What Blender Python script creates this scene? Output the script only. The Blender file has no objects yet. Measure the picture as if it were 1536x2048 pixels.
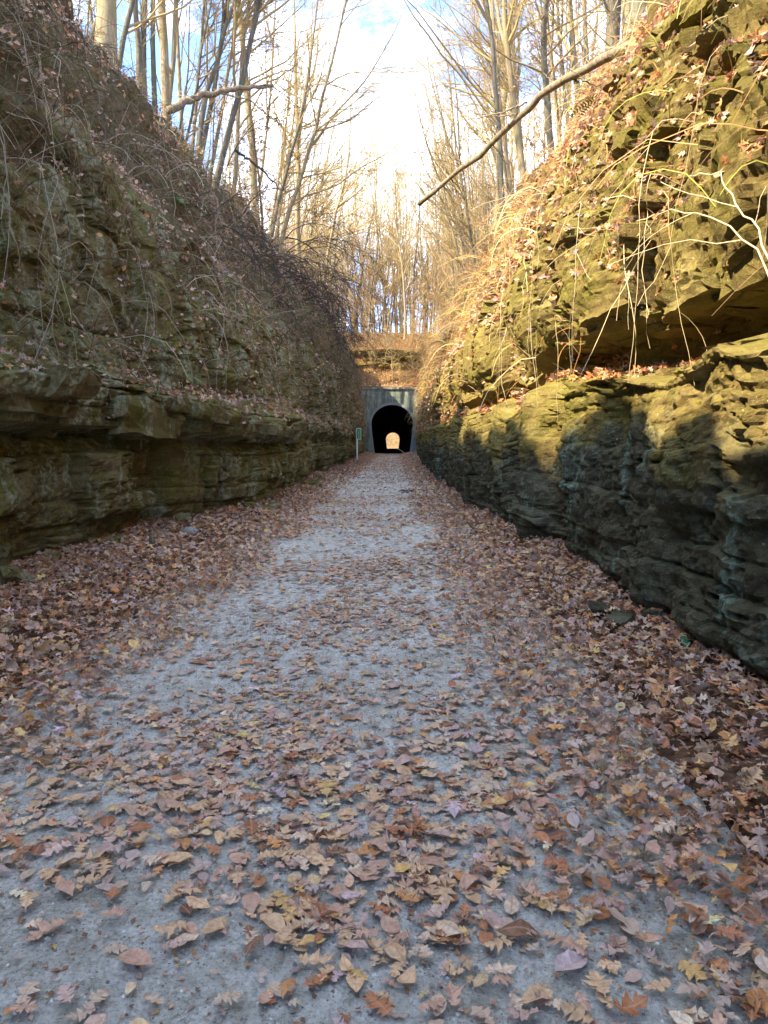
import bpy, math, random
import numpy as np
from mathutils import Vector, Matrix, Euler

rng = np.random.default_rng(7)
random.seed(7)
S = bpy.context.scene
COL = S.collection
PI = math.pi

# ------------------------------------------------------------------ camera
CAM_H = 1.45
F = 1500.0                      # focal length in pixels of the 1536 px wide photograph
cam_d = bpy.data.cameras.new('camera')
cam = bpy.data.objects.new('camera', cam_d); COL.objects.link(cam)
cam_d.sensor_fit = 'HORIZONTAL'; cam_d.sensor_width = 36.0
cam_d.lens = 36.0 * F / 1536.0
cam_d.clip_start = 0.05; cam_d.clip_end = 3000
PITCH = math.atan(142 / F); YAW = math.atan(18 / F)
cam.location = (0, 0, CAM_H)
cam.rotation_euler = (PI / 2 - PITCH, 0, YAW)
S.camera = cam

# ------------------------------------------------------------------ sun, sky, exposure
SUN_DIR = Vector((-0.74, -0.38, 0.0)).normalized()       # horizontal direction towards the sun
SUN_EL = math.radians(41.2)
to_sun = Vector((SUN_DIR.x * math.cos(SUN_EL), SUN_DIR.y * math.cos(SUN_EL), math.sin(SUN_EL)))
sd = bpy.data.lights.new('sun', 'SUN'); sun = bpy.data.objects.new('sun', sd); COL.objects.link(sun)
sd.energy = 2.0; sd.angle = math.radians(0.55); sd.color = (1.0, 0.86, 0.62)
sun.rotation_euler = to_sun.to_track_quat('Z', 'Y').to_euler()
sun.location = (-30, -20, 60)

world = bpy.data.worlds.new('World'); S.world = world; world.use_nodes = True
wt = world.node_tree; wt.nodes.clear()
def wn(t, **k):
    n = wt.nodes.new(t)
    for a, b in k.items(): setattr(n, a, b)
    return n
sky = wn('ShaderNodeTexSky', sky_type='NISHITA', sun_disc=False, sun_elevation=SUN_EL,
         sun_rotation=math.atan2(to_sun.x, to_sun.y), altitude=200, air_density=0.42, dust_density=0.0, ozone_density=3.0)
bg = wn('ShaderNodeBackground'); bg.inputs['Strength'].default_value = 0.15
out = wn('ShaderNodeOutputWorld')
tc = wn('ShaderNodeTexCoord')
mp = wn('ShaderNodeMapping'); mp.inputs['Scale'].default_value = (1, 1, 2.2)
cn = wn('ShaderNodeTexNoise'); cn.inputs['Scale'].default_value = 2.3; cn.inputs['Detail'].default_value = 8; cn.inputs['Roughness'].default_value = 0.6
cr = wn('ShaderNodeValToRGB'); cr.color_ramp.elements[0].position = 0.48; cr.color_ramp.elements[1].position = 0.68
cmix = wn('ShaderNodeMix', data_type='RGBA'); cmix.inputs['B'].default_value = (5.4, 5.35, 5.2, 1)
wt.links.new(tc.outputs['Generated'], mp.inputs['Vector']); wt.links.new(mp.outputs[0], cn.inputs['Vector'])
wt.links.new(cn.outputs['Fac'], cr.inputs['Fac']); wt.links.new(cr.outputs['Color'], cmix.inputs['Factor'])
wt.links.new(sky.outputs[0], cmix.inputs['A']); wt.links.new(cmix.outputs['Result'], bg.inputs['Color'])
wt.links.new(bg.outputs[0], out.inputs['Surface'])

S.view_settings.view_transform = 'Standard'; S.view_settings.look = 'None'
S.view_settings.exposure = 3.35; S.view_settings.gamma = 1.0; S.view_settings.use_curve_mapping = False
S.render.engine = 'CYCLES'
S.cycles.max_bounces = 8; S.cycles.diffuse_bounces = 5; S.cycles.transparent_max_bounces = 8
S.cycles.use_denoising = True
S.cycles.sample_clamp_indirect = 6

# ------------------------------------------------------------------ numpy noise
def _h(ix, iy, iz, seed):
    n = (ix * 374761393 + iy * 668265263 + iz * 2147483647 + seed * 974634777) & 0xffffffff
    n = ((n ^ (n >> 13)) * 1274126177) & 0xffffffff
    n = ((n ^ (n >> 15)) * 2246822519) & 0xffffffff
    return ((n ^ (n >> 16)) & 0xffffff).astype(np.float64) / 0xffffff
def vnoise(x, y, z, seed=0):
    x = np.asarray(x, float); y = np.asarray(y, float) + x * 0; z = np.asarray(z, float) + x * 0
    fx, fy, fz = np.floor(x), np.floor(y), np.floor(z)
    ix, iy, iz = fx.astype(np.int64), fy.astype(np.int64), fz.astype(np.int64)
    u, v, w = x - fx, y - fy, z - fz
    u = u * u * (3 - 2 * u); v = v * v * (3 - 2 * v); w = w * w * (3 - 2 * w)
    def c(a, b, d): return _h(ix + a, iy + b, iz + d, seed)
    x00 = c(0, 0, 0) * (1 - u) + c(1, 0, 0) * u; x10 = c(0, 1, 0) * (1 - u) + c(1, 1, 0) * u
    x01 = c(0, 0, 1) * (1 - u) + c(1, 0, 1) * u; x11 = c(0, 1, 1) * (1 - u) + c(1, 1, 1) * u
    return ((x00 * (1 - v) + x10 * v) * (1 - w) + (x01 * (1 - v) + x11 * v) * w) * 2 - 1
def fbm(x, y, z, seed=0, oct=4, gain=0.5):
    s = 0; a = 1.0; f = 1.0
    for i in range(oct):
        s = s + a * vnoise(x * f, y * f, z * f, seed + i * 17); a *= gain; f *= 2.03
    return s
def sstep(a, b, x):
    t = np.clip((np.asarray(x, float) - a) / (b - a), 0, 1); return t * t * (3 - 2 * t)

# ------------------------------------------------------------------ object helpers
def tag(o, label=None, cat=None, group=None, kind=None):
    if label: o['label'] = label
    if cat: o['category'] = cat
    if group: o['group'] = group
    if kind: o['kind'] = kind
    return o
def link(name, me, mat=None, parent=None):
    o = bpy.data.objects.new(name, me); COL.objects.link(o)
    if mat is not None and len(me.materials) == 0: me.materials.append(mat)
    if parent is not None: o.parent = parent
    return o
def empty(name, loc=(0, 0, 0)):
    o = bpy.data.objects.new(name, None); COL.objects.link(o); o.location = loc; o.empty_display_size = 0.2
    return o
def np_mesh(name, verts, faces=None, tris=None, smooth=False, colors=None, attrs=None, cname='lcol'):
    """verts (N,3); faces (M,4) quads and / or tris (K,3)."""
    me = bpy.data.meshes.new(name)
    verts = np.asarray(verts, np.float32)
    me.vertices.add(len(verts)); me.vertices.foreach_set('co', verts.ravel())
    loops = []; starts = []; totals = []; n = 0
    if faces is not None and len(faces):
        f = np.asarray(faces, np.int32); loops.append(f.ravel()); starts.append(np.arange(len(f)) * 4 + n); totals.append(np.full(len(f), 4)); n += f.size
    if tris is not None and len(tris):
        f = np.asarray(tris, np.int32); loops.append(f.ravel()); starts.append(np.arange(len(f)) * 3 + n); totals.append(np.full(len(f), 3)); n += f.size
    loops = np.concatenate(loops); starts = np.concatenate(starts).astype(np.int32); totals = np.concatenate(totals).astype(np.int32)
    me.loops.add(len(loops)); me.loops.foreach_set('vertex_index', loops)
    me.polygons.add(len(starts)); me.polygons.foreach_set('loop_start', starts); me.polygons.foreach_set('loop_total', totals)
    me.polygons.foreach_set('use_smooth', np.full(len(starts), smooth, dtype=bool))
    if colors is not None:
        a = me.attributes.new(cname, 'FLOAT_COLOR', 'POINT')
        c = np.ones((len(verts), 4), np.float32); c[:, :3] = colors; a.data.foreach_set('color', c.ravel())
    for k, v in (attrs or {}).items():
        v = np.asarray(v, np.float32)
        if v.ndim == 2:
            a = me.attributes.new(k, 'FLOAT_VECTOR', 'POINT'); a.data.foreach_set('vector', v.ravel())
        else:
            a = me.attributes.new(k, 'FLOAT', 'POINT'); a.data.foreach_set('value', v)
    me.update(calc_edges=True)
    return me
def grid_faces(nu, nv):
    i = np.arange(nu - 1)[:, None] * nv + np.arange(nv - 1)[None, :]
    i = i.ravel(); return np.stack([i, i + nv, i + nv + 1, i + 1], 1)
def px_of(p):
    """photograph pixel of world points (1536 x 2048)."""
    p = np.atleast_2d(np.asarray(p, float)) - np.array([0, 0, CAM_H])
    m = np.array(cam.rotation_euler.to_matrix())
    q = p @ m
    d = np.maximum(-q[:, 2], 1e-4)
    return np.stack([768 + F * q[:, 0] / d, 1024 - F * q[:, 1] / d, -q[:, 2]], 1)

# ------------------------------------------------------------------ materials
class NT:
    def __init__(s, name, rough=0.9, spec=0.25):
        s.m = bpy.data.materials.new(name); s.m.use_nodes = True; s.t = s.m.node_tree
        s.b = s.t.nodes['Principled BSDF']; s.o = s.t.nodes['Material Output']
        s.b.inputs['Roughness'].default_value = rough; s.b.inputs['Specular IOR Level'].default_value = spec
    def n(s, t, **k):
        x = s.t.nodes.new(t)
        for a, b in k.items(): setattr(x, a, b)
        return x
    def l(s, a, b): s.t.links.new(a, b)
    def pos(s, scale=(1, 1, 1)):
        g = s.n('ShaderNodeNewGeometry'); m = s.n('ShaderNodeMapping'); m.inputs['Scale'].default_value = scale
        s.l(g.outputs['Position'], m.inputs['Vector']); return m.outputs[0]
    def noise(s, vec, scale, detail=6, rough=0.6, dist=0.0):
        x = s.n('ShaderNodeTexNoise'); x.inputs['Scale'].default_value = scale; x.inputs['Detail'].default_value = detail
        x.inputs['Roughness'].default_value = rough; x.inputs['Distortion'].default_value = dist
        if vec is not None: s.l(vec, x.inputs['Vector'])
        return x.outputs['Fac']
    def ramp(s, fac, stops):
        r = s.n('ShaderNodeValToRGB'); e = r.color_ramp.elements
        e[0].position = stops[0][0]; e[0].color = (*stops[0][1], 1) if not isinstance(stops[0][1], float) else (stops[0][1],) * 3 + (1,)
        e[1].position = stops[-1][0]; e[1].color = (*stops[-1][1], 1) if not isinstance(stops[-1][1], float) else (stops[-1][1],) * 3 + (1,)
        for p, c in stops[1:-1]:
            q = e.new(p); q.color = (*c, 1) if not isinstance(c, float) else (c, c, c, 1)
        s.l(fac, r.inputs['Fac']); return r.outputs['Color']
    def mix(s, f, a, b, mode='MIX'):
        x = s.n('ShaderNodeMix', data_type='RGBA', blend_type=mode)
        for v, k in ((f, 'Factor'), (a, 'A'), (b, 'B')):
            if isinstance(v, (int, float)): x.inputs[k].default_value = v
            elif isinstance(v, tuple): x.inputs[k].default_value = (*v, 1)
            else: s.l(v, x.inputs[k])
        return x.outputs['Result']
    def math(s, op, a, b=None):
        x = s.n('ShaderNodeMath', operation=op)
        for i, v in enumerate((a, b)):
            if v is None: continue
            if isinstance(v, (int, float)): x.inputs[i].default_value = v
            else: s.l(v, x.inputs[i])
        return x.outputs[0]
    def bump(s, h, dist=0.02, strength=1.0, prev=None):
        b = s.n('ShaderNodeBump'); b.inputs['Distance'].default_value = dist; b.inputs['Strength'].default_value = strength
        s.l(h, b.inputs['Height'])
        if prev is not None: s.l(prev, b.inputs['Normal'])
        return b.outputs[0]
    def done(s, col=None, nrm=None):
        if col is not None:
            if isinstance(col, tuple): s.b.inputs['Base Color'].default_value = (*col, 1)
            else: s.l(col, s.b.inputs['Base Color'])
        if nrm is not None: s.l(nrm, s.b.inputs['Normal'])
        return s.m

def rock_material(name, side):
    k = NT(name, 0.92, 0.15)
    p = k.pos(); ps = k.pos((1, 0.7, 2.0)); pv = k.pos((1, 1.2, 0.35))
    big = k.noise(p, 0.55, 5, 0.6); med = k.noise(ps, 2.6, 8, 0.68, 0.6); fine = k.noise(p, 26, 6, 0.7)
    streak = k.noise(pv, 3.2, 6, 0.6)
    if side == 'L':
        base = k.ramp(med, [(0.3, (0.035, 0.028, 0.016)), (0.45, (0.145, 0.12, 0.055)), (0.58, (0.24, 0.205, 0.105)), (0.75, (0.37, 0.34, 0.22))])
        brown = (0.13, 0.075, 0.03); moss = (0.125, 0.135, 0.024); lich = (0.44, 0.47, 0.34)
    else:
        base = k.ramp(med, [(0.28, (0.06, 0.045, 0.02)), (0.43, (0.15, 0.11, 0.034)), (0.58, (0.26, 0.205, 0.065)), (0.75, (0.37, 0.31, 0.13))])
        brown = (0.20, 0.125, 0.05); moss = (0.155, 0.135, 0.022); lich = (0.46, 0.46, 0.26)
    c = k.mix(k.ramp(big, [(0.42, 0.0), (0.62, 1.0)]), base, brown)
    c = k.mix(0.55, base, c)
    # moss / algae film, in ragged patches and thicker on tops
    mfac = k.ramp(k.noise(p, 1.3, 9, 0.72), [(0.46, 0.0), (0.62, 0.75)])
    c = k.mix(mfac, c, moss)
    g = k.n('ShaderNodeNewGeometry'); sx = k.n('ShaderNodeSeparateXYZ'); k.l(g.outputs['Normal'], sx.inputs[0])
    sp = k.n('ShaderNodeSeparateXYZ'); k.l(g.outputs['Position'], sp.inputs[0])
    sn = k.n('ShaderNodeSeparateXYZ'); k.l(g.outputs['True Normal'], sn.inputs[0])
    topm = k.math('MULTIPLY', k.ramp(sn.outputs['Z'], [(0.15, 0.0), (0.6, 0.5)]), k.ramp(k.noise(p, 3.1, 6, 0.7), [(0.38, 0.0), (0.55, 1.0)]))
    c = k.mix(topm, c, (0.20, 0.205, 0.035) if side == 'L' else (0.20, 0.175, 0.028))
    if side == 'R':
        # lowest beds: dampness plus shade painted in, darker grey-green stone with teal lichen streaks
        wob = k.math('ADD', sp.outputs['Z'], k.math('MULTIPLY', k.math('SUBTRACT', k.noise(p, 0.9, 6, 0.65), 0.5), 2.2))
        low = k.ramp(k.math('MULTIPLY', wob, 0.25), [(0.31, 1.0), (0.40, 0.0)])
        damp_shade = k.ramp(med, [(0.3, (0.016, 0.016, 0.012)), (0.5, (0.065, 0.064, 0.042)), (0.75, (0.17, 0.17, 0.12))])
        c = k.mix(k.math('MULTIPLY', low, 0.88), c, damp_shade)
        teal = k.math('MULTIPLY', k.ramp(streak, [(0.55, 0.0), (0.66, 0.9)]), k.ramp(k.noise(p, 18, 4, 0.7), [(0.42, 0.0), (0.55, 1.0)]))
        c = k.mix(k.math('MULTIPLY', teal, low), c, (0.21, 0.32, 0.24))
    spots = k.ramp(k.noise(p, 34, 5, 0.75), [(0.60, 0.0), (0.66, 1.0)])
    lf = k.math('MULTIPLY', spots, k.ramp(k.noise(p, 1.7, 4, 0.6), [(0.45, 0.05), (0.62, 0.95)]))
    c = k.mix(lf, c, lich)
    if side == 'L':
        pale = k.math('MULTIPLY', k.ramp(streak, [(0.50, 0.0), (0.60, 0.85)]), k.ramp(k.noise(p, 16, 5, 0.75), [(0.44, 0.0), (0.54, 1.0)]))
        c = k.mix(pale, c, (0.34, 0.38, 0.27))
    c = k.mix(k.ramp(fine, [(0.3, 0.55), (0.55, 0.0)]), c, k.mix(1.0, c, (0.42, 0.40, 0.38), 'MULTIPLY'))
    # soil, roots and rotted leaf where the bank is not bare stone
    at = k.n('ShaderNodeAttribute', attribute_name='soil')
    sfac = k.ramp(k.math('ADD', at.outputs['Fac'], k.math('MULTIPLY', k.math('SUBTRACT', k.noise(p, 2.2, 6, 0.65), 0.5), 1.1)), [(0.42, 0.0), (0.62, 1.0)])
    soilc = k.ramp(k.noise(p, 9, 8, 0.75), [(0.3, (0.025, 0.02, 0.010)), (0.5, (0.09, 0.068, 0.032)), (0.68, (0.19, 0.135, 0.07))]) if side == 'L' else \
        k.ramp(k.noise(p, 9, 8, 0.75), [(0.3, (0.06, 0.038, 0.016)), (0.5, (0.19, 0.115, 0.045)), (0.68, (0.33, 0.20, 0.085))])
    c = k.mix(sfac, c, soilc)
    vor = k.n('ShaderNodeTexVoronoi', feature='DISTANCE_TO_EDGE'); vor.inputs['Scale'].default_value = 4.5
    dv = k.n('ShaderNodeVectorMath', operation='ADD'); nz = k.n('ShaderNodeTexNoise'); nz.inputs['Scale'].default_value = 3
    k.l(ps, nz.inputs['Vector']); k.l(ps, dv.inputs[0]); k.l(nz.outputs['Color'], dv.inputs[1]); k.l(dv.outputs[0], vor.inputs['Vector'])
    crack = k.ramp(vor.outputs['Distance'], [(0.0, 0.0), (0.06, 1.0)])
    n1 = k.bump(k.noise(ps, 6, 10, 0.75), 0.07, 0.9)
    n2 = k.bump(crack, 0.02, 0.5, n1)
    n3 = k.bump(k.noise(p, 45, 6, 0.75), 0.012, 0.9, n2)
    return k.done(c, n3)
M = {}
M['rock_l'] = rock_material('mossy_sandstone_shaded', 'L')
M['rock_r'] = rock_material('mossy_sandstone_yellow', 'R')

def leaf_material():
    k = NT('dry_leaf', 0.62, 0.35)
    a = k.n('ShaderNodeAttribute', attribute_name='lcol')
    uv = k.n('ShaderNodeAttribute', attribute_name='luv'); s = k.n('ShaderNodeSeparateXYZ'); k.l(uv.outputs['Vector'], s.inputs[0])
    av = k.math('ABSOLUTE', s.outputs['Y'])
    mid = k.ramp(av, [(0.0, 1.0), (0.035, 0.0)])
    side = k.math('SINE', k.math('MULTIPLY', k.math('SUBTRACT', s.outputs['X'], k.math('MULTIPLY', av, 0.9)), 44))
    side = k.ramp(side, [(0.90, 0.0), (0.99, 0.7)])
    p = k.pos()
    c = k.mix(k.ramp(k.noise(p, 60, 5, 0.7), [(0.35, 0.75), (0.6, 0.0)]), a.outputs['Color'], k.mix(1.0, a.outputs['Color'], (0.52, 0.46, 0.42), 'MULTIPLY'))
    c = k.mix(k.math('MULTIPLY', mid, 0.6), c, (0.42, 0.30, 0.20)); c = k.mix(k.math('MULTIPLY', side, 0.35), c, (0.40, 0.29, 0.20))
    g = k.n('ShaderNodeNewGeometry')
    back = k.mix(0.5, c, (0.40, 0.34, 0.31))
    c = k.mix(g.outputs['Backfacing'], c, back)
    nb = k.bump(k.math('ADD', mid, k.math('MULTIPLY', side, 0.6)), 0.002, 0.6)
    nb = k.bump(k.noise(p, 90, 3, 0.6), 0.003, 0.5, nb)
    k.done(c, nb)
    tr = k.n('ShaderNodeBsdfTranslucent'); k.l(c, tr.inputs['Color'])
    mx = k.n('ShaderNodeMixShader'); mx.inputs[0].default_value = 0.18
    k.l(k.b.outputs[0], mx.inputs[1]); k.l(tr.outputs[0], mx.inputs[2]); k.l(mx.outputs[0], k.o.inputs['Surface'])
    return k.m
M['leaf'] = leaf_material()

def strand_material(name='dead_stems'):
    k = NT(name, 0.8, 0.2)
    a = k.n('ShaderNodeAttribute', attribute_name='lcol')
    return k.done(a.outputs['Color'])
M['strand'] = strand_material()

def bark(name, c0, c1, c2, rough=0.9):
    k = NT(name, rough, 0.15)
    tcn = k.n('ShaderNodeTexCoord'); m = k.n('ShaderNodeMapping'); m.inputs['Scale'].default_value = (6, 6, 0.9); k.l(tcn.outputs['Object'], m.inputs['Vector'])
    h = k.noise(m.outputs[0], 2.2, 8, 0.7, 0.8)
    c = k.ramp(h, [(0.3, c0), (0.5, c1), (0.72, c2)])
    blot = k.ramp(k.noise(k.pos(), 1.1, 5, 0.6), [(0.45, 0.0), (0.62, 0.5)])
    c = k.mix(blot, c, (c1[0] * 0.8, c1[1] * 0.95, c1[2] * 0.75))
    return k.done(c, k.bump(h, 0.03, 0.8))
M['bark_tan'] = bark('bark_tan', (0.11, 0.085, 0.05), (0.25, 0.19, 0.11), (0.41, 0.33, 0.20))
M['bark_grey'] = bark('bark_grey', (0.05, 0.042, 0.03), (0.13, 0.11, 0.08), (0.23, 0.20, 0.15))
M['bark_pale'] = bark('bark_pale', (0.42, 0.40, 0.34), (0.66, 0.64, 0.58), (0.8, 0.79, 0.75))
M['twig_tan'] = bark('twig_tan', (0.20, 0.145, 0.075), (0.36, 0.255, 0.115), (0.50, 0.37, 0.17))
M['twig_dark'] = bark('twig_dark', (0.025, 0.02, 0.016), (0.075, 0.06, 0.05), (0.15, 0.12, 0.10))
M['deadwood'] = bark('deadwood', (0.06, 0.045, 0.03), (0.19, 0.145, 0.095), (0.36, 0.29, 0.20))

def gravel_material():
    k = NT('fine_limestone_gravel', 0.9, 0.2)
    p = k.pos()
    a = k.noise(p, 75, 6, 0.78); b = k.noise(p, 12, 9, 0.75); cN = k.noise(p, 1.6, 5, 0.6)
    c = k.ramp(a, [(0.32, (0.24, 0.24, 0.21)), (0.5, (0.62, 0.625, 0.565)), (0.7, (0.80, 0.80, 0.75))])
    c = k.mix(k.ramp(b, [(0.42, 0.75), (0.56, 0.0)]), c, k.mix(1.0, c, (0.60, 0.60, 0.54), 'MULTIPLY'))
    c = k.mix(k.ramp(cN, [(0.5, 0.0), (0.68, 0.55)]), c, k.mix(1.0, c, (0.55, 0.50, 0.42), 'MULTIPLY'))
    c = k.mix(k.ramp(k.noise(p, 60, 3, 0.6), [(0.64, 0.0), (0.7, 0.6)]), c, (0.5, 0.51, 0.49))
    n = k.bump(b, 0.03, 0.9); n = k.bump(a, 0.014, 1.0, n)
    return k.done(c, n)
M['gravel'] = gravel_material()
def simple(name, stops, scale, bump=0.02, rough=0.9, detail=8, spec=0.2, stretch=(1, 1, 1)):
    k = NT(name, rough, spec); p = k.pos(stretch); h = k.noise(p, scale, detail, 0.7)
    return k.done(k.ramp(h, stops), k.bump(h, bump, 0.8))
M['humus'] = simple('rotted_leaf_soil', [(0.3, (0.03, 0.018, 0.010)), (0.5, (0.09, 0.05, 0.028)), (0.7, (0.17, 0.095, 0.05))], 22)
M['hill'] = simple('leaf_covered_forest_floor', [(0.3, (0.06, 0.035, 0.015)), (0.5, (0.21, 0.11, 0.042)), (0.7, (0.34, 0.20, 0.09))], 3.5, 0.1)
M['farhill'] = simple('dry_leaf_hillside', [(0.38, (0.03, 0.018, 0.008)), (0.5, (0.14, 0.085, 0.03)), (0.62, (0.28, 0.18, 0.07))], 2.2, 0.1)
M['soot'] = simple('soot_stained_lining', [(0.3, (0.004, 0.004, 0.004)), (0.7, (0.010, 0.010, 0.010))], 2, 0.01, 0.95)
M['stone'] = simple('grey_field_stone', [(0.3, (0.12, 0.12, 0.10)), (0.7, (0.32, 0.32, 0.28))], 20, 0.01)
def concrete():
    k = NT('stained_concrete', 0.88, 0.2)
    p = k.pos(); pv = k.pos((1.0, 1.0, 0.12))
    c = k.ramp(k.noise(p, 1.2, 8, 0.7), [(0.3, (0.12, 0.145, 0.125)), (0.5, (0.22, 0.26, 0.22)), (0.7, (0.36, 0.39, 0.33))])
    st = k.ramp(k.noise(pv, 2.6, 5, 0.6), [(0.42, 0.8), (0.56, 0.0)])
    c = k.mix(st, c, k.mix(1.0, c, (0.50, 0.52, 0.45), 'MULTIPLY'))
    wh = k.ramp(k.noise(pv, 4.1, 4, 0.6), [(0.60, 0.0), (0.70, 0.6)])
    c = k.mix(wh, c, (0.45, 0.47, 0.42))
    return k.done(c, k.bump(k.noise(p, 8, 8, 0.7), 0.02, 0.6))
M['concrete'] = concrete()
def flat(name, c, rough=0.5, spec=0.4):
    k = NT(name, rough, spec)
    h = k.noise(k.pos(), 30, 4, 0.6)
    return k.done(k.mix(k.ramp(h, [(0.35, 0.25), (0.6, 0.0)]), c, (c[0] * .7, c[1] * .7, c[2] * .65)))
M['sign_green'] = flat('green_sign_paint', (0.02, 0.27, 0.11)); M['sign_white'] = flat('white_sign_paint', (0.75, 0.78, 0.74))
M['glyph'] = flat('faded_white_lettering', (0.42, 0.62, 0.48))

# ------------------------------------------------------------------ bank profiles: (lateral distance from the camera axis, height)
LEFT = {
 -30: [(4.4,-.5),(4.2,.03),(4.05,.6),(4.05,1.3),(4.2,1.52),(3.72,1.62),(3.66,2.0),(4.1,2.2),(4.2,3.6),(4.45,5.0),(4.9,5.8),(5.9,7.9),(7.2,10.3),(9,11.4),(14,12.8),(30,17),(80,24)],
   9: [(4.4,-.5),(4.2,.03),(4.05,.6),(4.0,1.3),(4.2,1.52),(3.68,1.62),(3.6,2.02),(4.05,2.25),(4.2,3.6),(4.4,5.0),(4.85,5.8),(5.9,7.9),(7.1,10.2),(9,11.2),(14,12.8),(30,17),(80,24)],
  15: [(3.95,-.5),(3.8,.03),(3.62,.6),(3.6,1.2),(3.75,1.4),(3.42,1.5),(3.4,1.95),(3.8,2.3),(4.0,3.7),(4.25,4.9),(4.75,5.9),(5.9,8.0),(7.0,10.1),(9,11.2),(14,12.8),(30,17),(80,24)],
  24: [(3.5,-.5),(3.4,.03),(3.25,.6),(3.2,1.2),(3.3,1.5),(3.15,1.65),(3.15,2.0),(3.45,2.4),(3.7,3.8),(4.0,5.0),(4.5,6.1),(5.5,8.1),(6.4,10.0),(9,11.4),(14,13),(30,17),(80,24)],
  50: [(3.3,-.5),(3.2,.03),(3.0,.6),(2.95,1.2),(3.0,1.6),(2.95,1.8),(3.0,2.2),(3.2,2.8),(3.4,4.2),(3.7,5.6),(4.1,7.0),(4.8,9.4),(5.4,11.6),(8,13),(14,14.5),(30,18),(80,25)],
  86: [(4.2,-.5),(4.1,.03),(3.9,.6),(3.8,1.2),(3.8,1.6),(3.75,1.8),(3.75,2.4),(3.8,3.4),(3.9,5.0),(4.1,6.6),(4.4,8.0),(4.9,9.8),(5.6,11.7),(8,13),(14,15),(30,19),(80,26)],
}
RIGHT = {
 -30: [(2.6,-.5),(2.5,.03),(2.25,.35),(2.2,1.3),(2.24,2.1),(2.95,2.28),(2.95,2.62),(2.45,2.74),(2.4,3.3),(2.5,4.1),(2.75,5.1),(3.3,6.2),(4.6,8.4),(6.5,9.4),(12,11.2),(30,16),(80,24)],
   5: [(2.6,-.5),(2.5,.03),(2.25,.35),(2.2,1.3),(2.24,2.1),(2.95,2.28),(2.95,2.62),(2.45,2.74),(2.4,3.3),(2.5,4.1),(2.75,5.1),(3.3,6.2),(4.6,8.4),(6.5,9.4),(12,11.2),(30,16),(80,24)],
  10: [(2.4,-.5),(2.3,.03),(2.05,.4),(2.0,1.3),(2.06,1.9),(2.6,2.05),(2.6,2.32),(2.24,2.42),(2.2,3.1),(2.3,3.9),(2.6,4.9),(3.4,6.2),(4.3,7.9),(6.2,9.0),(12,11),(30,16),(80,24)],
  16: [(2.2,-.5),(2.1,.03),(1.9,.5),(1.84,1.3),(1.88,1.9),(2.3,2.0),(2.3,2.2),(2.02,2.3),(2.02,3.3),(2.25,4.3),(2.8,5.5),(3.7,7.2),(4.4,8.9),(6.2,10),(12,11.5),(30,16),(80,24)],
  28: [(2.2,-.5),(2.1,.03),(1.95,.6),(1.88,1.3),(1.92,1.9),(2.0,2.05),(2.0,2.2),(1.98,2.4),(2.15,3.7),(2.6,5.0),(3.2,6.3),(4.0,8.0),(4.5,9.6),(6.5,10.8),(12,12),(30,16),(80,24)],
  50: [(2.5,-.5),(2.4,.03),(2.2,.6),(2.15,1.3),(2.2,1.9),(2.22,2.05),(2.25,2.2),(2.3,2.5),(2.6,4.0),(3.0,5.6),(3.4,7.0),(4.1,9.0),(4.8,10.9),(7,12.2),(12,13.5),(30,17),(80,25)],
  86: [(3.3,-.5),(3.2,.03),(3.0,.6),(2.9,1.3),(2.9,1.9),(2.9,2.1),(2.9,2.3),(2.95,2.6),(3.1,4.4),(3.4,6.4),(3.8,8.2),(4.5,11.0),(5.3,13.7),(8,15),(14,16),(30,19),(80,26)],
}
_SH = {'L': {-30: .7, 9: .75, 15: .85, 24: .6, 50: .45, 86: .42}, 'R': {-30: .45, 5: .45, 10: .42, 16: .42, 28: .38, 50: .42, 86: .12}}
_TP = [1, 1, 1, 1, 1, 1, 1, 1, 1, .85, .65, .35, 0, 0, 0, 0, 0]
for _k, _t in (('L', LEFT), ('R', RIGHT)):
    for _y in _t:
        _t[_y] = [(a - _SH[_k][_y] * w, b - (.15 if _k == 'R' and _y < 8 and 4 <= i <= 7 else 0)) for i, ((a, b), w) in enumerate(zip(_t[_y], _TP))]
for _t in (LEFT, RIGHT):
    _t[-7] = list(_t[-30]); _t[-30] = [(a * 1.25 + .5, b if b < .1 else b * .22) for a, b in _t[-30]]; _t[-16] = [(a * 1.1 + .2, b if b < .1 else b * .45) for a, b in _t[-7]]  # unseen banks behind the camera, lowered and widened to let skylight in
def profile_at(tab, y):
    ks = np.array(sorted(tab)); y = np.atleast_1d(y)
    A = np.array([tab[k] for k in ks])                    # (K, P, 2)
    j = np.clip(np.searchsorted(ks, y) - 1, 0, len(ks) - 2)
    t = np.clip((y - ks[j]) / (ks[j + 1] - ks[j]), 0, 1)
    return A[j] * (1 - t)[:, None, None] + A[j + 1] * t[:, None, None]
def bank_height(x, y):
    """undisplaced height of the top of the banks at scalar x, y."""
    tab = LEFT if x < 0 else RIGHT
    P = profile_at(tab, min(max(y, -30), 86))[0]
    return float(np.interp(abs(x), P[8:, 0], P[8:, 1]))

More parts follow.
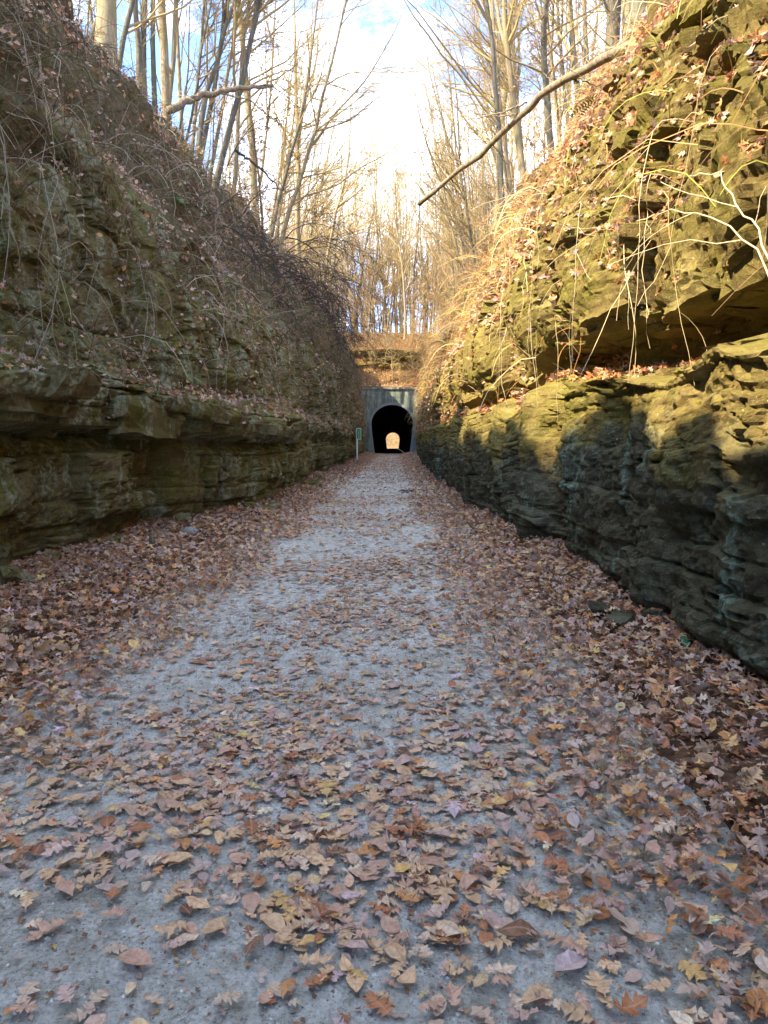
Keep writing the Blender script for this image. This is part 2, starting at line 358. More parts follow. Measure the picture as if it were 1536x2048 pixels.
def strata(y, z, seed, tmin, tmax, wmin, wmax, amp, crev, cw):
    r = np.random.default_rng(seed)
    b = np.cumsum(r.uniform(tmin, tmax, 400)) - 2.0
    zz = z + 0.10 * vnoise(y * 0.22, seed, 0, seed) + 0.03 * vnoise(y * 1.1, z * .5, 3, seed + 1) + 0.008 * vnoise(y * 9, z * 6, 3, seed + 5)
    k = np.searchsorted(b, zz)
    f = np.minimum(np.abs(zz - b[np.clip(k - 1, 0, 399)]), np.abs(b[np.clip(k, 0, 399)] - zz))
    w = r.uniform(wmin, wmax, 401)[np.clip(k, 0, 400)]; off = r.uniform(0, 50, 401)[np.clip(k, 0, 400)]
    u = y / w + off + 0.10 * vnoise(y * 3, z * 7, 1, seed + 2) + 0.05 * vnoise(y * 14, z * 20, 1, seed + 3)
    c = np.floor(u).astype(np.int64); fu = np.minimum(u - c, c + 1 - u) * w
    h = _h(c, k.astype(np.int64), np.zeros_like(c), seed) - 0.5
    layer = (r.uniform(-.5, .5, 401)[np.clip(k, 0, 400)])
    tiltv = (_h(c, k.astype(np.int64), np.ones_like(c), seed) - .5) * (u - c - .5) * 0.5
    return amp * (h + 0.8 * layer + tiltv) - crev * np.exp(-(f / cw) ** 2) - 0.7 * crev * np.exp(-(fu / cw) ** 2)

def make_ys():
    a = list(np.arange(-30, -2, 0.7)); y = -2.0
    while y < 3: a.append(y); y += 0.12
    while y < 86: a.append(y); y += max(0.026, 0.0044 * y)
    a.append(86.0); return np.array(a)

def build_bank(side):
    tab = LEFT if side == 'L' else RIGHT; sg = -1.0 if side == 'L' else 1.0
    ys = make_ys(); Pp = profile_at(tab, ys)              # (Ny, P, 2)
    nseg = [4, 22, 28, 12, 16, 18, 20, 50, 42, 24, 26, 28, 10, 7, 5, 4] if side == 'L' else [4, 14, 38, 36, 16, 14, 16, 22, 34, 34, 28, 30, 10, 7, 5, 4]
    cols = []; tpar = []
    for i, n in enumerate(nseg):
        for q in range(n):
            t = q / n; cols.append(Pp[:, i] * (1 - t) + Pp[:, i + 1] * t); tpar.append(i + t)
    cols.append(Pp[:, -1]); tpar.append(len(nseg))
    G = np.stack(cols, 1); tpar = np.array(tpar)          # (Ny, Nt, 2)
    # soften the polyline a little above the ledges
    for _ in range(3):
        s = G.copy(); s[:, 1:-1] = (G[:, :-2] + 2 * G[:, 1:-1] + G[:, 2:]) / 4
        w = (sstep(7.2, 8.5, tpar))[None, :, None]; G = G * (1 - w) + s * w
    Y = np.repeat(ys[:, None], len(tpar), 1); Lat = G[:, :, 0]; Z = G[:, :, 1]
    sd_ = 11 if side == 'L' else 47
    T = np.repeat(tpar[None, :], len(ys), 0)
    patch = fbm(Y * .28, Z * .35, 0, sd_ + 3, 3)
    if side == 'L':
        rock = 1 - sstep(8.3, 9.6, T + 1.4 * patch)
        rock = np.maximum(rock, 0.75 * sstep(0.35, 0.6, patch) * (1 - sstep(11, 12, T)))
    else:
        rock = 1 - sstep(9.0, 11.0, T + 1.2 * patch + (1 - sstep(6, 17, Y)) * -2.1)
        rock = np.maximum(rock, 0.8 * sstep(0.3, 0.55, patch) * (1 - sstep(11.5, 12.5, T)))
        rock = np.where(Y > 16, np.minimum(rock, 1 - sstep(7.6, 9.4, T + .9 * patch)), rock)
    soil = 1 - rock
    # displacement towards the cut (positive = out over the path)
    fade = sstep(0.5, 1.2, T) * 0.6 + 0.4
    edge = 1 - sstep(84.2, 85.6, Y)
    und = (0.26 if side == 'L' else .15) * fbm(Y * .33, Z * .12, 0, sd_, 3) + 0.10 * fbm(Y * 1.1, Z * .35, 5, sd_ + 9, 3)
    butt = -0.30 * np.exp(-((np.abs(vnoise(Y * .42, Z * .10, 2, sd_ + 21))) / 0.10) ** 2)          # vertical clefts between buttresses
    if side == 'L':
        wl = 1 - .85 * sstep(2.1, 2.6, Z); wm = sstep(2.2, 2.8, Z); fl = .09 * wm; wf = .8 - .72 * wm
    else:
        far_ = 1 - sstep(20, 34, Y); wl = .34 - .12 * sstep(2.3, 2.7, Z) * sstep(5, 8, Y); wm = sstep(2.3, 2.9, Z); wf = np.maximum(1 - .85 * wm * sstep(5.5, 8.5, Y), sstep(4.2, 5, Z) * .7 * (1 - sstep(8, 11, Y)))
        fl = .11 * wm * sstep(6, 9, Y) * far_ * (1 - sstep(4.5, 5.5, Z))
    flute = fl * (np.abs(vnoise(Y * 1.5, Z * .12, 3, sd_ + 61)) * 2.2 - .7 + .35 * vnoise(Y * 4, Z * .3, 3, sd_ + 62))
    wf = wf * (.15 + .75 * sstep(-.25, .35, fbm(Y * .45, Z * .9, 9, sd_ + 71, 3)))
    d = rock * (und + butt * (1.5 if side == 'L' else 1.1) * (1 - sstep(7, 9, T) * .4) + flute
        + wl * strata(Y, Z, sd_ + 1, .22, .55, .8, 2.6, .22, .045, .022)
        + wm * (strata(Y, Z, sd_ + 4, .7, 1.7, .8, 2.4, .28, .06, .03) + .9 * strata(Y, Z + .35 * vnoise(Y * .9, 0, 0, 5), sd_ + 6, .28, .8, .35, 1.1, .20, .03, .02))
        + wf * (.75 if side == 'R' else 1.0) * strata(Y, Z, sd_ + 2, .05, .19, .22, 1.1, .085, .02, .012)
        + 0.05 * fbm(Y * 3, Z * 3.5, 0, sd_ + 31, 5) + 0.016 * fbm(Y * 17, Z * 22, 0, sd_ + 35, 2))
    # thin lens-shaped bedding cracks
    ck = fbm(Y * .75, Z * 4.2 + .6 * vnoise(Y * .4, Z, 0, sd_ + 80), 0, sd_ + 81, 3); mk = sstep(-.1, .25, fbm(Y * .8, Z * 1.1, 4, sd_ + 82, 2))
    d = d - rock * mk * ((.10 - .055 * sstep(2.6, 3, Z) * sstep(6, 8, Y)) if side == 'R' else .07) * np.exp(-(ck / .035) ** 2)
    ck2 = fbm(Y * 2.2, Z * .5, 7, sd_ + 83, 3); d = d - rock * .06 * np.exp(-(ck2 / .035) ** 2) * sstep(0, .3, fbm(Y * .7, Z * .9, 8, sd_ + 84, 2))
    bumps = soil * (0.42 * fbm(Y * .5, Z * .5, Lat * .3, sd_ + 41, 4) + 0.10 * fbm(Y * 3.2, Z * 3.2, Lat * 2, sd_ + 45, 3))
    # broken ledge: the notch opens and closes along the wall
    lk = vnoise(Y * (.55 if side == 'L' else .42), 0, 0, sd_ + 51) + 0.5 * vnoise(Y * 1.9, 0, 0, sd_ + 52)
    if side == 'L':
        led = np.exp(-((T - 5.6) / 1.0) ** 2); d = d + led * 0.16 * lk
    else:
        notch = np.exp(-((T - 5.5) / 0.8) ** 2); d = d + notch * 0.22 * sstep(0.0, 0.6, lk + 0.15) * (1 - sstep(20, 30, Y)) - notch * .1 * (1 - sstep(5, 9, Y))
        wave = 0.16 * vnoise(Y * .8, 0, 0, 77) + 0.10 * vnoise(Y * 2.3, 0, 0, 78)
        Z = Z + wave * np.exp(-((T - 5.5) / 2.2) ** 2)
    lim = 0.9 if side == 'L' else 0.26
    d = np.clip(d, -1.2, lim) * edge * fade
    up = sstep(9, 12, T)
    flatn = sstep(11.6, 12.6, T)
    Lat = Lat - d - bumps * (1 - flatn) * edge
    Z = Z + bumps * up * edge * (1 - sstep(13, 15, T)) * 1.2
    X = sg * Lat
    Pts = np.stack([X, Y, Z], 2)
    nu, nv = len(ys), len(tpar)
    f = grid_faces(nu, nv)
    if side == 'R': f = f[:, ::-1]
    # sharp shading for stone, smooth shading far away
    me = np_mesh('rock_cutting', Pts.reshape(-1, 3), f, smooth=False, attrs={'soil': soil.ravel()})
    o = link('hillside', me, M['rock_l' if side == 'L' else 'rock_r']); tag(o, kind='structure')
    # normals
    du = np.gradient(Pts, axis=0); dv = np.gradient(Pts, axis=1)
    N = np.cross(du, dv) if side == 'R' else np.cross(dv, du)
    N = -N
    N /= np.linalg.norm(N, axis=2, keepdims=True) + 1e-9
    toward = np.array([-sg, 0, .3]); flip = np.sign((N * toward).sum(2))[..., None]; flip[flip == 0] = 1
    N = N * flip
    area = np.linalg.norm(np.cross(du, dv), axis=2)
    return dict(P=Pts, N=N, area=area, soil=soil, T=T, o=o, side=side)
BL = build_bank('L'); BR = build_bank('R')
tag(BL['o'], 'shaded left rock wall of the cutting with mossy ledges and leafy slope above')
tag(BR['o'], 'right rock wall of the cutting, sunlit yellow moss above and moist stone with painted-in shade below')

# ------------------------------------------------------------------ floor, path, base ground
def floor_z(x, y):
    x = np.asarray(x, float); y = np.asarray(y, float)
    z = 0.17 * sstep(-1.7, -2.9, x) + 0.05 * sstep(-1.6, -2.2, x) + 0.20 * sstep(0.9, 1.9, x) + 0.012 * vnoise(x * 1.5, y * 1.5, 0, 5)
    z = z + 0.03 * vnoise(x * .9, y * .5, 0, 6) * (sstep(-1.6, -2.2, x) + sstep(.9, 1.4, x))
    z = z * (1 - sstep(80, 84, y) * .6)
    return z - 1.15 * np.clip((y - 84) / 177.0, 0, 1)
def strip(name, xs, ys, zf, mat, dz=0.0, **kw):
    X, Y = np.meshgrid(xs, ys, indexing='ij'); Zz = zf(X, Y) + dz
    me = np_mesh(name, np.stack([X, Y, Zz], 2).reshape(-1, 3), grid_faces(len(xs), len(ys)), smooth=True)
    o = link(name, me, mat); return tag(o, **kw)
ysf = np.concatenate([np.arange(-30, -1, 1.0), np.arange(-1, 8, 0.12), np.geomspace(8, 86, 160)])
strip('ground', np.linspace(-4.9, 3.4, 90), ysf, floor_z, M['humus'], 0, kind='structure', label='leaf mould floor of the cutting under the fallen leaves')
def path_z(x, y):
    return floor_z(x, y) + 0.006 * fbm(np.asarray(x) * 7, np.asarray(y) * 7, 0, 9, 3) - 0.03 * sstep(-1.9, -2.3, x) - 0.03 * sstep(1.1, 1.4, x)
ysp = np.concatenate([np.arange(-12, 1, .5), np.arange(1, 7, 0.045), np.geomspace(7, 84, 220), np.linspace(85, 262, 60)])
strip('path', np.linspace(-2.3, 1.4, 84), ysp, path_z, M['gravel'], 0.012, kind='structure', label='pale blue grey gravel trail running straight into the tunnel')

# hill over the tunnel
def hill_z(x, y):
    x = np.asarray(x, float); y = np.asarray(y, float); s = y - 84.7
    z = np.interp(s, [-1, 0.0, 3.6, 4.1, 4.6, 10, 60, 140, 168, 176], [7.2, 7.4, 10.0, 11.4, 12.0, 14.6, 18, 20, 14, 6.5])
    z = z + 0.25 * fbm(x * .35, y * .35, 0, 61, 4) * sstep(.5, 3, s) + 0.5 * fbm(x * .05, y * .05, 0, 62, 2) * sstep(10, 30, s)
    PL = np.array(LEFT[86]); PR = np.array(RIGHT[86])
    bl = np.interp(np.abs(x), PL[8:, 0], PL[8:, 1]); br = np.interp(np.abs(x), PR[8:, 0], PR[8:, 1])
    b = np.where(x < 0, bl, br) * (np.abs(x) > 3.3) + (np.abs(x) <= 3.3) * 0
    b = b * (1 - sstep(60, 176, s) * .75)
    return np.maximum(z, b - 0.1)
hx = np.concatenate([np.linspace(-90, -12, 40), np.linspace(-11.6, 11.6, 110), np.linspace(12, 90, 40)])
hy = np.concatenate([np.linspace(84.75, 96, 60), np.linspace(97, 261, 90)])
strip('hillside', hx, hy, hill_z, M['hill'], kind='structure', label='leaf covered wooded hill rising above the tunnel mouth')
def far_z(x, y):
    return -1.3 + 0.32 * np.clip(np.asarray(y) - 272, 0, 90) + 0.3 * fbm(x * .1, y * .1, 0, 71, 3)
strip('hillside', np.linspace(-120, 120, 60), np.linspace(261.5, 420, 60), far_z, M['farhill'], kind='structure', label='golden leaf covered slope beyond the far end of the tunnel')
gb = np_mesh('ground', [(-1200, -1200, -3.2), (1200, -1200, -3.2), (1200, 1600, -3.2), (-1200, 1600, -3.2)], [(0, 1, 2, 3)])
tag(link('ground', gb, M['hill']), 'wide forest ground around the cutting', kind='structure')

# ------------------------------------------------------------------ tunnel
def box_mesh(name, x0, x1, y0, y1, z0, z1, bevel=0.0):
    import bmesh
    bm = bmesh.new(); bmesh.ops.create_cube(bm, size=1)
    for v in bm.verts: v.co = Vector(((x0 + x1) / 2 + v.co.x * (x1 - x0), (y0 + y1) / 2 + v.co.y * (y1 - y0), (z0 + z1) / 2 + v.co.z * (z1 - z0)))
    if bevel: bmesh.ops.bevel(bm, geom=bm.edges[:], offset=bevel, segments=2, affect='EDGES')
    me = bpy.data.meshes.new(name); bm.to_mesh(me); bm.free(); return me
def arch(hw_b, hw_s, z_s, z_t, n=40):
    pts = [(-hw_b, -0.15), (-hw_b - (hw_s - hw_b) * .45, z_s * .35), (-hw_b - (hw_s - hw_b) * .8, z_s * .68)]
    for i in range(n + 1):
        a = PI - PI * i / n; pts.append((hw_s * math.cos(a), z_s + (z_t - z_s) * math.sin(a)))
    return np.array(pts + [(-p[0], p[1]) for p in pts[2::-1]])
AX = -0.10
ar = arch(1.92, 2.32, 3.3, 5.45); ar2 = arch(2.22, 2.56, 3.3, 5.70)
def ring(inner, outer, y0, y1, cx, dz=0, mat=None, name='arch_ring', parent=None):
    n = len(inner); V = []
    for prof, y in ((inner, y0), (outer, y0), (outer, y1), (inner, y1)):
        for p in prof: V.append((cx + p[0], y, p[1] + dz))
    Fc = []
    for k in range(4):
        a = k * n; b = ((k + 1) % 4) * n
        for i in range(n - 1): Fc.append((a + i, a + i + 1, b + i + 1, b + i))
    me = np_mesh(name, V, Fc, smooth=False); return link(name, me, mat, parent)
tun = empty('tunnel', (AX, 84, 0)); tag(tun, 'long dark railway tunnel with a grey concrete portal at the end of the trail', 'tunnel')
def rel(o):
    o.location = -Vector(o.parent.location); return o
def headwall(y0, y1, x0, x1, zt, dz, name):
    ob = []
    n = len(ar2)
    for p in ar2:
        dx, dzz = p[0], p[1] - 2.5
        # push out to the rectangle
        kx = (x1 if dx > 0 else x0) / dx if abs(dx) > 1e-3 else 1e9
        kz = (zt - 2.5) / dzz if dzz > 1e-3 else ((-.6 - 2.5) / dzz if dzz < -1e-3 else 1e9)
        kk = min(abs(kx), abs(kz)); ob.append((dx * kk, 2.5 + dzz * kk))
    ob = np.array(ob)
    # snap to the corners
    for cx in (x0, x1):
        i = np.argmin(np.abs(ob[:, 0] - cx) + np.abs(ob[:, 1] - zt)); ob[i] = (cx, zt)
    ob[0] = (x0, -.6); ob[-1] = (x1, -.6)
    return ring(ar2, ob, y0, y1, AX, dz, M['concrete'], name, tun)
rel(headwall(84.0, 84.75, -5.6, 5.3, 7.12, 0, 'headwall'))
M['pale_concrete'] = simple('pale_concrete', [(0.3, (0.16, 0.19, 0.19)), (0.7, (0.28, 0.31, 0.31))], 6, .01)
rel(ring(ar, ar2, 83.86, 84.8, AX, 0, M['pale_concrete'], 'arch_ring', tun))
cp = link('coping', box_mesh('coping', AX - 5.7, AX + 5.4, 83.86, 84.9, 7.125, 7.36, .03), M['concrete'], tun); rel(cp)
# lining tube
nr = 60; yy = np.linspace(84.78, 261, nr); V = []
for y in yy:
    dz = -1.15 * (y - 84) / 177.0
    for p in arch(1.93, 2.33, 3.3, 5.46): V.append((AX + p[0], y, p[1] + dz))
n = len(ar); Fc = grid_faces(nr, n)
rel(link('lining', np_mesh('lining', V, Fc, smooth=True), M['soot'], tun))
rel(headwall(261.0, 261.8, -9, 9, 8.6, -1.15, 'far_headwall'))
rel(link('formwork_seam', box_mesh('formwork_seam', AX - 2.3, AX + -0.6, 83.985, 84.01, 6.28, 6.31), M['glyph'], tun)) if False else None

# ------------------------------------------------------------------ trail sign
sg = empty('trail_sign', (-2.24, 47, float(floor_z(-2.24, 47)))); tag(sg, 'narrow green trail sign with white border on a thin white post left of the path', 'sign')
link('post', box_mesh('post', -.045, .045, -.03, .03, -.1, 2.08, .008), M['sign_white'], sg)
import bmesh
def rounded(name, w, h, t, r, mat, parent, loc):
    bm = bmesh.new(); vs = []
    for cx, cz, a0 in ((w - r, h - r, 0), (r - 0, h - r, 90), (r, r, 180), (w - r, r, 270)):
        for i in range(5):
            a = math.radians(a0 + i * 22.5); vs.append(bm.verts.new((cx + r * math.cos(a), 0, cz + r * math.sin(a))))
    f = bm.faces.new(vs); ret = bmesh.ops.extrude_face_region(bm, geom=[f])
    for v in [e for e in ret['geom'] if isinstance(e, bmesh.types.BMVert)]: v.co.y += t
    bmesh.ops.recalc_face_normals(bm, faces=bm.faces)
    me = bpy.data.meshes.new(name); bm.to_mesh(me); bm.free(); o = link(name, me, mat, parent); o.location = loc; return o
pan = rounded('sign_panel', .30, .70, .012, .04, M['sign_white'], sg, (-.045, -.050, 1.40))
rounded('green_field', .25, .64, .008, .02, M['sign_green'], pan, (.025, -.010, .03))
gl = [(.12, .52, .075, .04), (.115, .43, .06, .045), (.135, .38, .05, .02), (.12, .31, .065, .05), (.125, .25, .05, .025), (.12, .18, .07, .03), (.118, .10, .055, .06)]
bmv = bmesh.new()
for (gx, gz, gw, gh) in gl:
    for a, b, c, d in ((gx, gz, gw, .014), (gx, gz, .014, gh), (gx, gz + gh - .012, gw, .012), (gx + gw * .6, gz + .01, .012, gh * .7)):
        vs = [bmv.verts.new(p) for p in ((a, -.014, b), (a + c, -.014, b), (a + c, -.014, b + d), (a, -.014, b + d))]; bmv.faces.new(vs)
mg = bpy.data.meshes.new('lettering'); bmv.to_mesh(mg); bmv.free(); link('lettering', mg, M['glyph'], pan)
bs = link('footing', box_mesh('footing', -.12, .12, -.10, .10, -.05, .12, .04), M['stone'], sg)

# ------------------------------------------------------------------ rock slabs standing proud of the walls
def slab_mesh(seed):
    r = np.random.default_rng(seed); nx, ny, nz = 9, 4, 4
    import itertools
    bm = bmesh.new(); bmesh.ops.create_cube(bm, size=1)
    bmesh.ops.subdivide_edges(bm, edges=[e for e in bm.edges if abs(e.verts[0].co.y - e.verts[1].co.y) > .5], cuts=5)
    bmesh.ops.subdivide_edges(bm, edges=[e for e in bm.edges if abs(e.verts[0].co.x - e.verts[1].co.x) > .5], cuts=2)
    bmesh.ops.subdivide_edges(bm, edges=[e for e in bm.edges if abs(e.verts[0].co.z - e.verts[1].co.z) > .5], cuts=1)
    c = np.array([v.co[:] for v in bm.verts])
    n = fbm(c[:, 0] * 2.2, c[:, 1] * 4.5, c[:, 2] * 1.2, seed * 7, 3)
    n2 = fbm(c[:, 0] * 3 + 9, c[:, 1] * 3, c[:, 2] * 2, seed * 7 + 3, 3)
    lay = np.where(c[:, 2] > 0.2, r.uniform(-.12, .12), 0) + np.where(c[:, 2] < -.2, r.uniform(-.25, .0), 0)
    for v, a, b, l, p in zip(bm.verts, n, n2, lay, c):
        taper = 1 - 0.5 * max(0, abs(p[1]) - .25) * r.uniform(.3, 1.4)
        v.co.x = p[0] * taper + a * .13 + (l if p[0] > 0 else 0); v.co.y = p[1] + b * .035; v.co.z = p[2] * (1 - .25 * abs(p[1])) + b * .09
    bmesh.ops.subdivide_edges(bm, edges=bm.edges[:], cuts=1, use_grid_fill=True)
    c = np.array([v.co[:] for v in bm.verts]); n = fbm(c[:, 0] * 7, c[:, 1] * 14, c[:, 2] * 5, seed * 11, 3); n2 = fbm(c[:, 0] * 7, c[:, 1] * 14, c[:, 2] * 5 + 9, seed * 13, 3)
    for v, a, b in zip(bm.verts, n, n2): v.co.x += .05 * a; v.co.z += .06 * b
    me = bpy.data.meshes.new('rock_slab'); bm.to_mesh(me); bm.free()
    return me
SL = [slab_mesh(i + 1) for i in range(14)]
SLR = [m.copy() for m in SL]
for m in SL: m.materials.append(M['rock_l'])
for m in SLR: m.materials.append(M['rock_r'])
def place_slabs(B, meshes, specs, sgn):
    P, N, T = B['P'], B['N'], B['T']; ys = P[:, 0, 1]; r = np.random.default_rng(31 if sgn < 0 else 37)
    for (t0, t1, y0, y1, num, lmin, lmax, hmin, hmax, prot) in specs:
        for q in range(num):
            y = y0 * (y1 / y0) ** r.random(); t = r.uniform(t0, t1)
            i = np.searchsorted(ys, y); j = np.searchsorted(T[0], t)
            i = min(i, len(ys) - 1)
            p = P[i, j]
            if B['soil'][i, j] > .4: continue
            L = r.uniform(lmin, lmax); H = r.uniform(hmin, hmax); D = r.uniform(.35, .6)
            o = bpy.data.objects.new('rock_slab', meshes[r.integers(len(meshes))]); COL.objects.link(o); o.parent = B['o']
            i2 = min(i + 12, len(ys) - 1); i1 = max(i - 12, 0)
            yaw = math.atan2(-(P[i2, j, 0] - P[i1, j, 0]), P[i2, j, 1] - P[i1, j, 1]) * .6
            o.rotation_euler = (r.normal(0, .03), r.normal(0, .04), yaw + (0 if sgn < 0 else PI) + r.normal(0, .06))
            o.scale = (D, L, H)
            o.location = (p[0] - sgn * (-1) * 0 - sgn * (prot - D / 2) * 1.0, y, p[2])
specL = [(5.0, 5.9, 6.5, 22, 12, .7, 1.9, .14, .30, .12), (1.4, 4.4, 6.5, 20, 34, .35, 1.3, .06, .18, .02), (5.2, 8.5, 7, 30, 10, .3, .9, .10, .3, .04),
         (1.4, 7, 18, 60, 44, .5, 1.6, .10, .35, .05)]
specR = [(10.2, 11.3, 4.2, 8.5, 14, .3, .9, .25, .6, .12), (6.6, 7.3, 4.0, 14, 9, .5, 1.3, .12, .24, .05), (4.0, 4.9, 4.0, 18, 14, .3, 1.0, .05, .13, .02), (1.6, 4.0, 5, 22, 14, .3, .9, .06, .16, -.02),
         (8.5, 11, 4, 11, 24, .2, .6, .10, .3, .06), (1.4, 5, 15, 60, 36, .5, 1.4, .10, .3, .03)]
place_slabs(BL, SL, specL, -1); place_slabs(BR, SLR, specR, 1)
# upright boulder standing at the top of the right wall
for (px_, py_, dd, sx, sy, sz, ry, rx) in ((1368, 95, 8.6, .9, .55, 2.1, .25, -.12), (1450, 40, 7.2, .8, .6, .9, .3, .2), (1500, 95, 6.4, .6, .5, .5, .1, -.3), (1425, 150, 7.6, .5, .5, .35, 0, .1), (1415, 70, 7.9, .45, .35, .6, .2, 0)):
    m_ = np.array(cam.rotation_euler.to_matrix()); v_ = m_ @ np.array([(px_ - 768) / F, -(py_ - 1024) / F, -1.0]); q_ = np.array([0, 0, CAM_H]) + v_ * dd / v_[1]
    o = bpy.data.objects.new('rock_slab', SLR[int(dd * 10) % 14]); COL.objects.link(o); o.parent = BR['o']; o.location = q_ + [.15, 0, 0]; o.scale = (sx, sy, sz); o.rotation_euler = (rx, ry, PI)
# flat ledges on the slope over the portal
hp = [o for o in bpy.data.objects if o.name.startswith('hillside') and o.get('label', '').startswith('leaf covered wooded')][0]
rr = np.random.default_rng(5)
for q in range(34):
    x = rr.uniform(-5, 6); k = q % 3; y = 88.1 + .35 * k + rr.uniform(-.2, .2)
    o = bpy.data.objects.new('rock_slab', SLR[q % 14]); COL.objects.link(o); o.parent = hp
    o.rotation_euler = (rr.normal(0, .05), rr.normal(0, .05), -PI / 2 + rr.normal(0, .15)); o.scale = (rr.uniform(.8, 1.5), rr.uniform(1.2, 3.2), rr.uniform(.25, .55))
    o.location = (x, y, 10.2 + .75 * k + rr.uniform(-.15, .15))

# ------------------------------------------------------------------ leaves
PAL = {  # names match the colours
 'tan': (0.50, 0.35, 0.22), 'pinkish brown': (0.42, 0.275, 0.215), 'mauve': (0.42, 0.31, 0.29), 'russet': (0.32, 0.14, 0.065),
 'orange brown': (0.47, 0.23, 0.085), 'golden tan': (0.56, 0.38, 0.15), 'dark brown': (0.17, 0.09, 0.052), 'pale beige': (0.52, 0.42, 0.33), 'lilac grey': (0.46, 0.38, 0.42)}
PN = list(PAL); PC = np.array([PAL[k] for k in PN]) * np.array([1.24, 1.18, 1.06])
def leaf_proto(kind, seed, lod=0, curl=None):
    """unit length leaf lying in xy, tip along +x. returns verts, tris, uv"""
    r = np.random.default_rng(seed)
    if kind == 'oak':
        O = np.array([(0, .012), (.10, .028), (.15, .19), (.21, .13), (.28, .25), (.31, .12), (.35, .055), (.43, .26), (.50, .25), (.60, .40), (.59, .22), (.62, .065), (.70, .19), (.79, .27), (.79, .14), (.86, .12), (.91, .07), (1.0, 0)])
        T = O[:, 0] + r.normal(0, .008, len(O)) * (O[:, 0] > .05); W = O[:, 1] * r.uniform(.85, 1.2) * r.uniform(.9, 1.1, len(O))
        Tmid = np.maximum.accumulate(T)
    elif kind == 'oval':
        T = np.linspace(0, 1, 7); W = np.array([0, .18, .25, .265, .23, .13, 0]); Tmid = T
    elif kind == 'mid':     # reduced lobed
        T = np.array([0, .22, .34, .58, .64, 1.0]); W = np.array([0, .25, .07, .38, .08, 0]); Tmid = T
    else:
        T = np.array([0, .45, 1.0]); W = np.array([.0, .28, 0.0]); Tmid = T
    n = len(T)
    mid = np.stack([Tmid, np.zeros(n)], 1); up = np.stack([T, W], 1); dn = np.stack([T, -W * r.uniform(.9, 1.05)], 1)
    v2 = np.concatenate([mid, up, dn]); tr = []
    for i in range(n - 1):
        tr += [(i, i + 1, n + i + 1), (i, n + i + 1, n + i), (i, 2 * n + i + 1, i + 1), (i, 2 * n + i, 2 * n + i + 1)]
    x, y = v2[:, 0], v2[:, 1]
    cx, cy, tw = curl if curl else (r.normal(0, .3), r.normal(.2, .5), r.normal(0, .4))
    if kind == 'oak': y = y * .86
    z = cx * (x - .5) ** 2 + cy * y * y * 1.6 + tw * (x - .5) * y + 0.035 * np.sin(9 * x + seed) * (np.abs(y) > .02)
    z += (np.abs(y) > .15) * r.normal(0, .018, len(x))
    v = np.stack([x - .5, y, z - z.min()], 1)
    tr = [t for t in tr if len({(round(x[q], 5), round(y[q], 5)) for q in t}) == 3]
    return v, np.array(tr), np.stack([x, y, 0 * x], 1)
LP = {'oak': [leaf_proto('oak', s) for s in range(10)], 'oval': [leaf_proto('oval', s + 50) for s in range(5)],
      'mid': [leaf_proto('mid', s + 80) for s in range(8)], 'low': [leaf_proto('low', s + 99) for s in range(6)]}
def frames(N, yaw, tilt, r):
    N = N + r.normal(0, 1, N.shape) * tilt[:, None]; N /= np.linalg.norm(N, axis=1, keepdims=True) + 1e-9
    ref = np.stack([np.cos(yaw), np.sin(yaw), 0.0 * yaw + .01], 1)
    X = ref - (ref * N).sum(1, keepdims=True) * N; X /= np.linalg.norm(X, axis=1, keepdims=True) + 1e-9
    Yv = np.cross(N, X); return X, Yv, N
def bake_leaves(name, pts, nrm, size, kinds, cols, mat=None, tilt=.3, seed=1, parent=None, flipprob=.3):
    r = np.random.default_rng(seed); V = []; Tr = []; C = []; U = []; base = 0
    tilt = np.full(len(pts), tilt) if np.isscalar(tilt) else tilt
    X, Yv, Nn = frames(nrm.copy(), r.uniform(0, 2 * PI, len(pts)), tilt, r)
    fl = np.where(r.random(len(pts)) < flipprob, -1.0, 1.0)
    for kd in sorted(set(kinds)):
        idx = np.where(np.asarray(kinds) == kd)[0]; pid = r.integers(len(LP[kd]), size=len(idx))
        for q, (pv, pt, pu) in enumerate(LP[kd]):
            ii = idx[pid == q]
            if not len(ii): continue
            s = size[ii][:, None, None]
            lv = (X[ii][:, None] * pv[None, :, :1] + Yv[ii][:, None] * (pv[None, :, 1:2] * fl[ii][:, None, None]) * r.uniform(.8, 1.2, (len(ii), 1, 1)) + Nn[ii][:, None] * pv[None, :, 2:]* r.uniform(.5, 1.5, (len(ii), 1, 1))) * s + pts[ii][:, None]
            V.append(lv.reshape(-1, 3)); Tr.append((pt[None] + (np.arange(len(ii)) * len(pv))[:, None, None] + base).reshape(-1, 3))
            C.append(np.repeat(cols[ii], len(pv), 0)); U.append(np.tile(pu, (len(ii), 1))); base += len(ii) * len(pv)
    V = np.concatenate(V); Tr = np.concatenate(Tr)
    me = np_mesh(name, V, tris=Tr, smooth=False, colors=np.concatenate(C), attrs={'luv': np.concatenate(U)})
    return link(name, me, mat or M['leaf'], parent)
def pick_cols(n, w, r, jit=.16):
    i = r.choice(len(PN), size=n, p=np.array(w) / sum(w)); c = PC[i] * np.exp(r.normal(0, jit, (n, 1))) * np.exp(r.normal(0, .05, (n, 3)))
    return np.clip(c, 0, .8), i
W_PATH = [6, 4.2, 1.2, 1.6, .7, .5, .8, 2.2, .2]
W_SIDE = [4, 2.6, .6, 4.5, 2.8, 1.4, 2.4, 1.0, .2]
W_LSLOPE = [2.5, 3.5, 1, 3.5, 1, .3, 4, .6, .2]
W_RSLOPE = [3, .6, 0, 4, 7, 3, 1, .4, 0]

